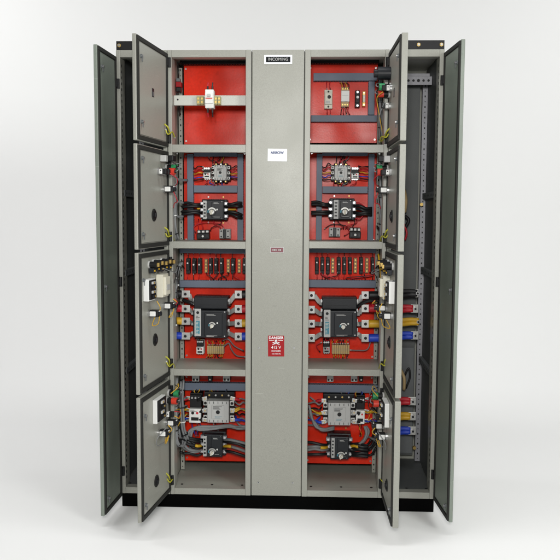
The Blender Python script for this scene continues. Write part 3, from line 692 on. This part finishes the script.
# palm lugs with coloured boots on the sides of the power contactors
def small_lug(px, py, s, col, Y):
    p = at(px, py, Y); m = MB()
    m.box(-.013, .013, -.003, .003, -.010, .010, M['silver'], .003); m.cyl((s * -.003, -.002, 0), (s * -.003, -.008, 0), .0065, M['steel'], 6); m.cyl((s * -.003, -.007, 0), (s * -.003, -.012, 0), .0035, M['brass'], 8)
    o = m.build('cable_lug', root, p); o.rotation_euler.y = random.uniform(-.25, .25)
    m = MB(); m.tube([(s * .010, 0, 0), (s * .024, .004, random.uniform(-.003, .003)), (s * .036, .012, random.uniform(-.008, .008))], .0075, M[col], 12); m.build('sleeve', o)
for i, (yy, col) in enumerate(((398.6, 'c_red'), (410.4, 'c_yellow'), (419.8, 'c_blue'))):
    small_lug(232.6, yy, 1, col, YP - .088); small_lug(323.8, yy + 2, -1, col, YP - .088)
    small_lug(204.6, yy, -1, 'c_black', YP - .088); small_lug(354.6, yy + 2, 1, 'c_black', YP - .088)
    small_lug(188.4, yy - .5, -1, col, YP - .055); small_lug(366.4, yy + 1, 1, col, YP - .055)
for k in range(5):
    q = random.uniform(-2, 2)
    wire([(201.5, 441 + k * 3.2, YP - .07), (195 + q, 441 + k * 3.5, YP - .085 - .01 * (k % 2)), (188 + q, 437 + k * 4, YP - .10), (184, 430 + k * 6, YP - .11), (180.5, 424 + k * 7, YP - .13)], .006, 'c_black' if k % 3 else 'c_grey')
    wire([(234 + k * .6, 401 + k * 5.0, YP - .06), (238 + q, 404 + k * 5.2, YP - .09), (242 + q, 402 + k * 6, YP - .075), (248, 406 + k * 5.2, YP - .05)], .0042, ('c_grey', 'c_grey', 'c_black', 'c_blue', 'c_grey')[k])
    wire([(322 - k * .6, 402 + k * 5.0, YP - .06), (317 + q, 405 + k * 5.2, YP - .09), (313 + q, 402 + k * 6, YP - .075), (307, 404 + k * 5.2, YP - .05)], .0042, ('c_grey', 'c_black', 'c_grey', 'c_blue', 'c_grey')[k])
    if k < 4: wire([(351, 444 + k * 3.4, YP - .07), (358 + q, 443 + k * 3.6, YP - .09), (365 + q, 445 + k * 3.4, YP - .10), (371, 440 + k * 5, YP - .09), (376, 430 + k * 6, YP - .11)], .006, 'c_black')
# thick grey cables
for k in range(3):
    o = k * 1.6
    wire([(191 + o * .4, 450 - o, .19), (188 + o, 437, .17), (190 + o, 429.5 + o * .2, .17), (200, 427.5 + o * .6, .18), (214, 427 + o * .6, .19), (229, 425 + o * .7, .19), (238, 427 + o * .5, .18), (247, 426 + o * .7, .19)], .0065, 'c_grey')
for k, (ya, yb) in enumerate(((442, 447), (446, 451), (451, 456), (439.5, 443))):
    wire([(223.5, ya, YP - .06), (230, ya + .4, YP - .10), (238, (ya + yb) / 2, YP - .11), (247.5, yb + 1, YP - .10)], .0072, 'c_black' if k % 2 == 0 else 'c_grey')
    wire([(202, ya, YP - .06), (195, ya - .3, YP - .10), (187, ya - 3, YP - .12), (181, ya - 12, YP - .13), (178.5, ya - 22, YP - .14)], .0072, 'c_black' if k != 2 else 'c_grey')
wire([(202, 445.6, YP - .068), (198, 445.6, YP - .10), (195.5, 445.5, YP - .105)], .0075, 'c_yellow'); wire([(223.5, 446, YP - .07), (228, 446.2, YP - .105), (231, 446.6, YP - .112)], .0075, 'c_yellow')
for k in range(3):
    o = k * 1.7
    wire([(309, 405 + o * 3, .2), (312 + o * .6, 418 + o, .18), (316 + o, 426.5 + o * .4, .17), (324, 428.5 + o * .5, .17), (334, 427 + o * .6, .19)], .0062, 'c_grey')
    wire([(364.4 + o * .5, 426, .19), (366 + o * .7, 432, .18), (364, 440 + o * .3, .18), (357, 445 + o * .5, .18), (351, 446 + o, .2)], .0062, 'c_grey')
for k, (ya, yb) in enumerate(((445, 441), (449, 449), (453.5, 453.5), (447, 446))):
    wire([(328.5, ya, YP - .06), (322, ya + .3, YP - .10), (315, (ya + yb) / 2, YP - .11), (307.5, yb + 1, YP - .10)], .0072, 'c_black' if k % 2 == 0 else 'c_grey')
for k, (ya, yb) in enumerate(((444, 446), (448, 449.5), (452, 453), (455, 456))):
    wire([(350.5, ya, YP - .06), (356, ya + .6, YP - .10), (362, yb, YP - .115), (368, yb + .4, YP - .11)], .0078, 'c_black')
wire([(328, 446.8, YP - .07), (324, 447, YP - .105), (320.5, 447.6, YP - .112)], .0075, 'c_yellow'); wire([(350.5, 446.4, YP - .07), (354, 446.6, YP - .10), (358, 446.8, YP - .118)], .0075, 'c_yellow')

# ---- looms running down behind the compartment door hinges
bundle([(174, 182, .07), (173.5, 205, .06), (174.5, 226, .06), (177, 240, .09)], 3, .005, .006)
bundle([(181, 262, .12), (177, 272, .10), (175, 285, .08), (174, 300, .07), (173.5, 318, .06)], 3, .0048, .006)
bundle([(175, 378, .08), (174, 400, .06), (174, 420, .05), (176, 440, .06), (181, 446, .10), (184, 436, .15)], 4, .0062, .009)
bundle([(182, 380, .13), (181, 400, .12), (182, 415, .12), (183, 428, .13), (187, 440, .15)], 3, .0055, .008, ['c_grey', 'c_black'])
bundle([(382, 160, .09), (381, 185, .08), (382, 210, .08), (381, 238, .10)], 3, .005, .006)
bundle([(381, 70, .12), (380, 90, .10), (381, 115, .10), (380, 140, .12)], 3, .0045, .006, ['c_grey', 'c_black'])
bundle([(379, 255, .10), (381, 270, .06), (382, 300, .06), (382, 330, .07)], 3, .0045, .006, ['c_grey', 'c_black', 'c_yellow'])
bundle([(383, 385, .08), (381, 405, .06), (381, 430, .06), (382, 455, .07)], 3, .0045, .006, ['c_grey', 'c_black', 'c_grey'])
for a in (((381, 172), (384, 178)), ((381, 200), (385, 205)), ((380, 226), (385, 230)), ((381, 290), (386, 296))):
    wire([(a[0][0] - 3, a[0][1], .2), (a[0][0], a[0][1] + 3, .14), (a[1][0], a[1][1], .07)], .004, 'c_black')
# device behind the hinge post in the top compartment
m = MB(); p = at(178.8, 85, .2)
m.box(-.012, .014, -.02, .02, -.012, .012, M['signred'], .003); m.box(-.010, .008, -.018, .015, .013, .030, M['dark_steel'], .003); m.box(-.011, .012, -.02, .02, -.034, -.013, M['black'], .003)
m.tube([(0, -.015, .028), (.006, -.04, .05), (.0, -.02, .09), (.01, .03, .11)], .003, M['c_black']); m.tube([(.004, -.015, -.03), (-.004, -.04, -.05), (.004, -.01, -.10), (.0, .02, -.14)], .003, M['c_black']); m.build('terminal_block', root, p)
# earth braids at each compartment door
for px, py in ((166.5, 130), (166, 233), (167, 362), (167, 478), (388, 134), (388, 234), (387, 362), (386.5, 478)):
    s = 1 if px < 280 else -1
    wire([(px - 2 * s, py - 6, -.06), (px + 1.5 * s, py - 2, -.055), (px + 3 * s, py + 3, -.01), (px + 7 * s, py + 8, .05)], .0035, 'c_earth', 'earth_wire')
    wire([(px - 1 * s, py - 1, -.055), (px + 2 * s, py + 4, -.05), (px + 6 * s, py + 2, .0), (px + 8.5 * s, py + 8, .05)], .003, 'c_earth', 'earth_wire')

# loose control wiring
def nest(x0, y0, x1, y1, n, cols, ya=.03, yb=.06, r=.0019):
    for i in range(n):
        a = random.uniform(x0, x1); b = random.uniform(x0, x1) * .5 + a * .5
        wire([(a, y0, YP - .035), (a + random.uniform(-1.5, 1.5), y0 + (y1 - y0) * .35, YP - random.uniform(ya, yb)), (b + random.uniform(-1.5, 1.5), y0 + (y1 - y0) * .7, YP - random.uniform(ya, yb)), (b, y1, YP - .03)], r, random.choice(cols), 'control_wire')
CW = ['c_black', 'c_red', 'c_black', 'c_yellow', 'c_grey', 'c_blue']
nest(205, 388, 228, 397, 8, CW); nest(189, 388, 200, 397, 5, CW); nest(328, 390, 350, 399, 8, CW); nest(356, 390, 364, 399, 5, CW)
nest(190, 423, 200, 436, 4, CW, .05, .09); nest(356, 424, 364, 436, 4, CW, .05, .09); nest(213, 423, 228, 434, 3, ['c_grey', 'c_black'], .03, .05)
nest(205, 180, 228, 186.5, 4, CW); nest(333, 180, 357, 187, 4, CW); nest(204, 156, 228, 165, 4, CW); nest(333, 155, 357, 165, 4, CW)
nest(198, 219, 226, 231, 4, ['c_red', 'c_black']); nest(331, 219, 357, 229, 4, ['c_red', 'c_black'])
nest(196, 338, 204, 341, 3, CW); nest(323, 338, 330, 342, 3, CW); nest(187, 272, 244, 281, 6, ['c_red', 'c_black']); nest(315, 272, 374, 281, 6, ['c_red', 'c_black'])
for (ax, ay, bx, by, dy) in ((184, 397, 176, 404, .13), (184, 406, 175, 418, .13), (185, 414, 176, 430, .12), (186, 440, 177, 432, .14), (374, 398, 381, 404, .13), (374, 408, 382, 420, .12), (373, 420, 381, 430, .12), (371, 436, 380, 442, .13)):
    for q in range(2): wire([(ax + (3 if ax < 280 else -3), ay + q, YP - .05), (ax, ay + 1 + q * 2, dy + .03), (bx, by + q * 3, dy - .03), (bx + .6, by + 9, .09)], .0032, random.choice(['c_grey', 'c_black', 'c_grey', 'c_yellow']))
for (ax, ay, bx, by) in ((183, 262, 178, 272), (184, 268, 177, 284), (183, 303, 176, 312), (377, 262, 381, 272), (376, 268, 382, 282), (377, 302, 382, 312)):
    wire([(ax, ay, YP - .02), ((ax + bx) / 2, ay - 1, .16), (bx, by, .08), (bx + .4, by + 14, .07)], .0034, random.choice(['c_grey', 'c_black']))
for mb_, o_ in WIRING.values(): mb_.build('control_wiring', root, o_)['kind'] = 'stuff'
# ---- busbar connections seen in the cable chamber
def chamber_lug(py, ph, px0=399, px1=411.5, px2=418.5, Y=.30):
    x0, x1, z0, z1 = rect(px0, py - 4.2, px2, py + 4.2, Y); xm = at(px1, py, Y).x; h = z1 - z0
    m = MB(); m.box(xm - .004, x1, -.004, .004, -h / 2, h / 2, M['silver'], .002); m.cyl(((xm + x1) / 2, -.003, 0), ((xm + x1) / 2, -.014, 0), h * .22, M['steel'], 6); m.cyl(((xm + x1) / 2, -.013, 0), ((xm + x1) / 2, -.019, 0), h * .13, M['black'], 8)
    o = m.build('busbar', root, (0, Y, (z0 + z1) / 2))
    m = MB(); L_ = xm - XD - .004; rr = h * .27
    for q in (-.25, .25): m.tube([(XD + .004, .002, q * h), (XD + .004 + L_ * .5, -.006 + q * .01, q * h - .004), (XD + .004 + L_ * .8, 0, q * h * .9), (xm + .006, 0, q * h * .7)], rr, M[ph], 12)
    m.box(xm - .03, xm + .004, -.008, .008, -h * .46, h * .46, M[ph], .006); m.build('sleeve', o, (0, 0, 0), {'c_red': 'red busbar sleeve', 'c_yellow': 'yellow busbar sleeve', 'c_blue': 'blue busbar sleeve', 'c_black': 'black busbar sleeve'}[ph])
chamber_lug(308.5, 'c_red'); chamber_lug(321.5, 'c_yellow', px1=417.4); chamber_lug(335.3, 'c_blue'); chamber_lug(293, 'c_black', px1=416)
chamber_lug(401, 'c_red', px1=409, px2=416); chamber_lug(416, 'c_yellow', px1=409, px2=416); chamber_lug(430.5, 'c_blue', px1=409, px2=416)
wire([(404, 190, .36), (406, 200, .34), (404.5, 212, .36)], .010, 'beige', 'cable'); wire([(405, 216, .37), (409, 220, .36), (405, 228, .37)], .008, 'c_black'); wire([(404, 224, .37), (407, 232, .36), (405, 240, .37)], .0052, 'c_red')
m = MB(); p = at(421, 204.5, .40); m.cyl((0, 0, 0), (0, -.02, 0), .009, M['brass'], 6); m.build('earth_stud', root, p); m = MB(); p = at(414, 447, .40); m.cyl((0, .0, 0), (0, -.02, 0), .009, M['brass'], 6); m.build('earth_stud', root, p)
wire([(405, 375, .38), (409, 368, .37), (410, 378, .37), (406, 388, .38)], .005, 'c_black'); wire([(401, 370, .38), (404, 378, .36), (404, 390, .37)], .008, 'beige')
m = MB(); p = at(132, 84, .40); m.box(-.014, .014, -.02, .02, -.03, .03, M['zinc'], .003); m.cyl((0, -.02, .012), (0, -.03, .012), .008, M['steel'], 6); m.build('cable_clamp', root, p)

# ------------------------------------------------------------------ doors
def door(hx, hz0, hz1, w, ang, mir, face, rimw=.022, t=.020, slots=(), latches=(), name='compartment_door', stiff=True, label=None):
    """door built closed about its hinge at the origin; mir = -1 hinges on the other side"""
    s = mir; m = MB(); h = hz1 - hz0; A = lambda x: s * x
    m.box(A(.001), A(w), -t + .004, .0, 0, h, M[face], .003)
    m.box(A(rimw + .004), A(w - rimw - .004), .0, .0035, rimw + .004, h - rimw - .004, M[face], .0012)
    o = m.build(name, root, (hx, -.001, hz0), label); o.rotation_euler = (0, 0, -ang if s > 0 else ang)
    g = MB(); r = M['rubber']; y0, y1 = .0002, .007; e = .0045
    g.box(A(e), A(w - e), y0, y1, e, rimw, r, .002); g.box(A(e), A(w - e), y0, y1, h - rimw, h - e, r, .002)
    g.box(A(e), A(rimw), y0, y1 - .0003, rimw, h - rimw, r, .002); g.box(A(w - rimw), A(w - e), y0, y1 - .0003, rimw, h - rimw, r, .002)
    g.build('gasket', o)
    for z in slots:
        zz, ww, hh = z[0] - hz0, z[2], z[3]; x = z[1]; b = MB()
        if len(z) > 4:
            b.cyl((A(x), .003, zz), (A(x), .0065, zz), .027, M['rubber'], 28); b.cyl((A(x), .006, zz), (A(x), .011, zz), .019, M['black'], 24)
            b.box(A(x - .008), A(x + .008), .010, .014, zz - .008, zz + .008, M['moulded'], .001); b.build('handle_back', o)
        else:
            b.box(A(x - ww), A(x + ww), .002, .0048, zz - hh, zz + hh, M['moulded'], .0012); b.box(A(x - ww * .3), A(x + ww * .5), .0045, .0055, zz - hh * .8, zz + hh * .2, M['dark_steel'], .0003); b.build('slot_cover', o)
    for z in latches:
        b = MB(); zz = z - hz0; x = w - rimw - .020
        b.cyl((A(x), .003, zz), (A(x), .009, zz), .008, M['dark_steel'], 14); b.cyl((A(x), .009, zz), (A(x), .016, zz), .0048, M['steel'], 6)
        b.box(A(x - .0045), A(x + .0045), .010, .0125, zz - .022, zz + .006, M['dark_steel'], .001); b.build('latch', o)
    for f in (.1, .9) if h < 1 else (.06, .5, .94):
        b = MB(); b.cyl((A(-.001), .010, h * f - .022), (A(-.001), .010, h * f + .022), .0075, M['black'], 12); b.box(A(.0), A(.016), .004, .010, h * f - .016, h * f + .016, M['black'], .001); b.build('hinge', o)
    return o

def lamp(o, s, x, z, col, big=True, twin=False):
    m = MB(); A = lambda v: s * v
    m.cyl((A(x), .003, z), (A(x), .010, z), .017, M['ltgrey'], 18); m.cyl((A(x), .010, z), (A(x), .034, z), .013, M['black'], 16); m.cyl((A(x), .030, z), (A(x), .054, z), .0155, M[col], 16)
    m.box(A(x - .009), A(x + .009), .050, .058, z - .007, z + .007, M['black'], .001)
    m.tube([(A(x), .055, z), (A(x - .006), .066, z + .006), (A(x - .03), .055, z + .02), (A(.012), .02, z + .015)], .0022, M['c_grey'])
    m.build('indicator_lamp', o)
def push(o, s, x, z):
    m = MB(); A = lambda v: s * v
    m.cyl((A(x), .003, z), (A(x), .012, z), .016, M['steel'], 16); m.box(A(x - .012), A(x + .012), .012, .026, z - .011, z + .011, M['white'], .003); m.box(A(x - .012), A(x + .010), .025, .044, z - .012, z + .012, M['black'], .003)
    m.cyl((A(x + .0118), .020, z + .003), (A(x + .0132), .020, z + .003), .0025, M['black'], 8)
    m.build('push_button', o)
def meter(o, s, x0, x1, z0, z1, d, mt, ends=True):
    m = MB(); A = lambda v: s * v; h = z1 - z0
    m.box(A(x0), A(x1), .004, d, z0, z1, M[mt], .003)
    if ends:                                   # dark terminal deck on the rear of the device
        m.box(A(x0 + .004), A(x1 - .006), d - .001, d + .006, z0 + .006, z1 - .004, M['black'], .002)
        for i in range(4):
            zz = z0 + h * (.14 + .21 * i); xc = x0 + (x1 - x0) * (.55 if i % 2 else .4)
            m.box(A(xc - .016), A(xc + .016), d + .005, d + .012, zz, zz + h * .12, M['ltgrey' if i % 2 else 'moulded'], .001)
            m.cyl((A(xc), d + .011, zz + h * .06), (A(xc), d + .014, zz + h * .06), .005, M['brass'], 8)
    else:
        m.box(A(x0 + .012), A(x1 - .012), d - .001, d + .012, z0 + h * .10, z1 - h * .12, M[mt], .003); m.box(A(x0 + .02), A(x1 - .02), d + .011, d + .014, z0 + h * .3, z0 + h * .55, M['ltgrey'], .001)
    m.build('meter', o)
def ct_block(o, s, x, z, w=.045, d=.05):
    m = MB(); A = lambda v: s * v
    m.cyl((A(x), .003, z), (A(x), .012, z), .016, M['steel'], 18); m.box(A(x - w * .42), A(x + w * .30), .011, d, z - .015, z + .015, M['black'], .004)
    m.box(A(x + w * .20), A(x + w * .42), .014, d * .80, z - .0105, z + .0105, M['white'], .003); m.cyl((A(x), d - .001, z), (A(x), d + .010, z), .010, M['moulded'], 16)
    m.box(A(x - w * .2), A(x + w * .1), d - .001, d + .004, z + .004, z + .013, M['white'], .001); m.cyl((A(x - .006), d, z - .009), (A(x - .006), d + .003, z - .009), .003, M['brass'], 8)
    m.build('selector_switch', o)
def dwires(o, s, pts_list, r=.0018):
    m = MB()
    for pts, mt in pts_list: m.tube([(s * p[0], p[1], p[2]) for p in pts], r, M[mt])
    m.build('door_wiring', o)

ANG = {1: 1.7143, -1: 1.588}; TH = {1: .020, -1: .029}
for s, hx in ((1, XA), (-1, XD)):
    W = .379 if s > 0 else .371; a = ANG[s]
    zr = [(1.668, 2.086), (1.228, 1.655), (.628, 1.215), (.080, .615)]
    d1 = door(hx, *zr[0], W, a, s, 'paint', t=TH[s], slots=[(1.882, .195, .013, .018)], latches=(2.005, 1.745))
    d2 = door(hx, *zr[1], W, a, s, 'paint', t=TH[s], slots=[(1.368, .20, .013, .034, 1)], latches=(1.60, 1.29))
    d3 = door(hx, *zr[2], W, a, s, 'paint', t=TH[s], slots=[(.83, .20, .013, .034, 1)], latches=(1.10, .70))
    d4 = door(hx, *zr[3], W, a, s, 'paint', t=TH[s], slots=[(.20, .20, .013, .034, 1)], latches=(.53, .145))
    if s < 0:
        z = zr[0][0]
        m = MB(); m.cyl((s * .06, .004, 1.985 - z), (s * .06, .06, 1.985 - z), .028, M['moulded'], 20); m.cyl((s * .06, .06, 1.985 - z), (s * .06, .075, 1.985 - z), .018, M['moulded'], 16); m.build('selector_switch', d1)
        lamp(d1, s, .075, 1.925 - z, 'c_green'); lamp(d1, s, .045, 1.90 - z, 'lred'); push(d1, s, .105, 1.915 - z); push(d1, s, .075, 1.845 - z); ct_block(d1, s, .03, 1.90 - z, .03)
        dwires(d1, s, [([(.09, .03, 1.86 - z), (.07, .05, 1.80 - z), (.04, .04, 1.76 - z), (.012, .03, 1.72 - z)], 'c_grey'), ([(.07, .05, 1.92 - z), (.03, .06, 1.90 - z), (.03, .04, 1.80 - z), (.012, .03, 1.76 - z)], 'c_black'), ([(.10, .04, 1.90 - z), (.06, .06, 1.88 - z), (.05, .05, 1.82 - z), (.012, .03, 1.74 - z)], 'c_yellow')])
    z = zr[1][0]
    push(d2, s, .140, 1.556 - z); push(d2, s, .102, 1.556 - z); lamp(d2, s, .062, 1.560 - z, 'lred'); lamp(d2, s, .030, 1.578 - z, 'c_green'); ct_block(d2, s, .070, 1.482 - z)
    m = MB(); m.box(s * .03, s * .075, .004, .05, 1.605 - z, 1.63 - z, M['black'], .003); m.box(s * .085, s * .115, .004, .03, 1.600 - z, 1.628 - z, M['ltgrey'], .003); m.build('terminal_block', d2)
    dwires(d2, s, [([(.12, .05, 1.55 - z), (.09, .07, 1.53 - z), (.05, .06, 1.51 - z), (.012, .03, 1.49 - z)], 'c_red'), ([(.07, .05, 1.47 - z), (.05, .06, 1.43 - z), (.03, .04, 1.42 - z), (.01, .03, 1.40 - z)], 'c_red'), ([(.09, .05, 1.60 - z), (.06, .06, 1.585 - z), (.02, .03, 1.54 - z)], 'c_black'), ([(.04, .04, 1.6 - z), (.03, .05, 1.5 - z), (.02, .03, 1.35 - z)], 'c_grey')])
    z = zr[2][0]
    for i in range(5):
        x = .265 - i * .052; zz = 1.160 - z + (i % 2) * .004
        m = MB(); m.cyl((s * x, .003, zz), (s * x, .010, zz), .016, M['ltgrey'], 16); m.cyl((s * x, .010, zz), (s * x, .042, zz), .0135, M['black'], 16); m.box(s * (x - .008), s * (x + .008), .040, .050, zz - .008, zz + .008, M['brass'], .001)
        m.box(s * (x - .012), s * (x + .012), .008, .030, zz - .036, zz - .014, M['moulded'], .002); m.cyl((s * (x + .006), .03, zz - .025), (s * (x + .006), .034, zz - .025), .004, M['c_yellow'], 8)
        m.build('indicator_lamp', d3)
    meter(d3, s, .258, .338, 1.012 - z, 1.103 - z, .028, 'white'); meter(d3, s, .100, .182, 1.012 - z, 1.112 - z, .034, 'cream', False)
    ct_block(d3, s, .275, .955 - z); ct_block(d3, s, .085, .965 - z)
    dwires(d3, s, [([(.30, .05, 1.01 - z), (.29, .06, .985 - z), (.27, .05, .96 - z)], 'c_yellow'), ([(.1, .06, 1.0 - z), (.09, .07, .98 - z), (.08, .05, .965 - z)], 'c_red'), ([(.12, .06, 1.0 - z), (.10, .07, .985 - z), (.02, .04, .98 - z)], 'c_yellow'), ([(.27, .05, .95 - z), (.26, .04, .91 - z), (.25, .01, .90 - z), (.27, .03, .94 - z)], 'c_yellow'), ([(.08, .05, .955 - z), (.075, .04, .92 - z), (.06, .02, .91 - z), (.05, .04, .94 - z)], 'c_yellow'), ([(.25, .06, 1.145 - z), (.15, .08, 1.12 - z), (.06, .06, 1.13 - z), (.012, .03, 1.11 - z)], 'c_grey'), ([(.26, .06, 1.14 - z), (.16, .07, 1.125 - z), (.05, .05, 1.10 - z), (.012, .03, 1.06 - z)], 'c_black')])
    z = zr[3][0]
    meter(d4, s, .128, .241, .468 - z, .572 - z, .024, 'white'); lamp(d4, s, .055, .525 - z, 'lred'); lamp(d4, s, .025, .553 - z, 'c_green'); push(d4, s, .075, .468 - z); ct_block(d4, s, .165, .408 - z); ct_block(d4, s, .06, .425 - z, .03)
    dwires(d4, s, [([(.20, .06, .455 - z), (.18, .07, .43 - z), (.17, .05, .41 - z)], 'c_yellow'), ([(.16, .05, .40 - z), (.15, .04, .37 - z), (.14, .03, .36 - z), (.15, .04, .39 - z)], 'c_yellow'), ([(.17, .05, .40 - z), (.165, .04, .365 - z), (.155, .03, .36 - z), (.17, .04, .39 - z)], 'c_yellow'), ([(.2, .05, .44 - z), (.23, .02, .40 - z), (.20, .015, .36 - z), (.1, .03, .37 - z), (.02, .03, .42 - z)], 'c_grey'), ([(.14, .075, .52 - z), (.09, .08, .53 - z), (.04, .06, .58 - z), (.012, .03, .59 - z)], 'c_black'), ([(.14, .07, .50 - z), (.08, .08, .48 - z), (.05, .06, .45 - z), (.012, .03, .44 - z)], 'c_red'), ([(.14, .07, .48 - z), (.10, .08, .46 - z), (.03, .06, .48 - z), (.012, .03, .47 - z)], 'c_yellow'), ([(.10, .04, .57 - z), (.06, .06, .59 - z), (.03, .05, .60 - z), (.01, .03, .57 - z)], 'c_yellow')])
door(XL, ZP - .012, 2.073, .241, 1.6391, 1, 'outdoor', latches=(1.99, 1.06, .12), name='chamber_door')
door(XR, ZP - .003, 2.086, .2574, 1.6496, -1, 'outdoor', latches=(2.00, 1.06, .12), name='chamber_door')

# ------------------------------------------------------------------ backdrop sheet
def backdrop():
    m = MB(); bm = m.bm
    prof = [(-4.2, 0.0), (1.2, 0.0)]
    R = 1.6
    for i in range(1, 25):
        a = math.pi / 2 * i / 24; prof.append((1.2 + R * math.sin(a), R - R * math.cos(a)))
    prof.append((1.2 + R, 6.0))
    k = mat('backdrop_paper', (0.90, 0.90, 0.893), 0.9, spec=0.2)
    m._mi(k); rows = [[bm.verts.new((x, y, z)) for x in (-6, 6)] for y, z in prof]
    for a, b in zip(rows, rows[1:]):
        f = bm.faces.new((a[0], a[1], b[1], b[0])); f.smooth = True
    o = m.build('backdrop'); o['kind'] = 'structure'
backdrop()

# ------------------------------------------------------------------ light
w = bpy.data.worlds.new('World'); C.world = w; w.use_nodes = True
w.node_tree.nodes['Background'].inputs[0].default_value = (0.95, 0.98, 1.0, 1); w.node_tree.nodes['Background'].inputs[1].default_value = 0.06
def area(name, loc, tgt, sx, sy, power, col=(1, 1, 1)):
    l = bpy.data.lights.new(name, 'AREA'); l.shape = 'RECTANGLE'; l.size = sx; l.size_y = sy; l.energy = power; l.color = col
    o = bpy.data.objects.new(name, l); COL.objects.link(o); o.location = loc
    o.rotation_euler = (Vector(tgt) - Vector(loc)).to_track_quat('-Z', 'Y').to_euler(); return o
area('side_softbox', (2.5, -3.3, 2.3), (-.2, 0, 1.2), 1.0, 1.0, 58, (.97, 1, .97))
area('key_softbox', (0.12, -3.9, 1.90), (0, 0, 1.35), .45, .4, 80, (1, .985, .95))
area('added_floor_fill', (0, -1.05, 4.8), (0, -1.25, 0), 6, .8, 125)  # added unseen lamp, brightens the floor sheet in front
area('added_backdrop_fill', (-3.4, 0.8, 3.6), (-1.2, 2.9, 1.2), 1.5, 1.5, 41)  # this lamp and the next are added, unseen, to brighten the sheet behind
area('added_backdrop_fill', (3.4, 0.8, 3.6), (1.2, 2.9, 1.2), 1.5, 1.5, 28)
C.view_settings.view_transform = 'Standard'; C.view_settings.look = 'None'; C.view_settings.exposure = 0; C.view_settings.gamma = 1
C.cycles.max_bounces = 8
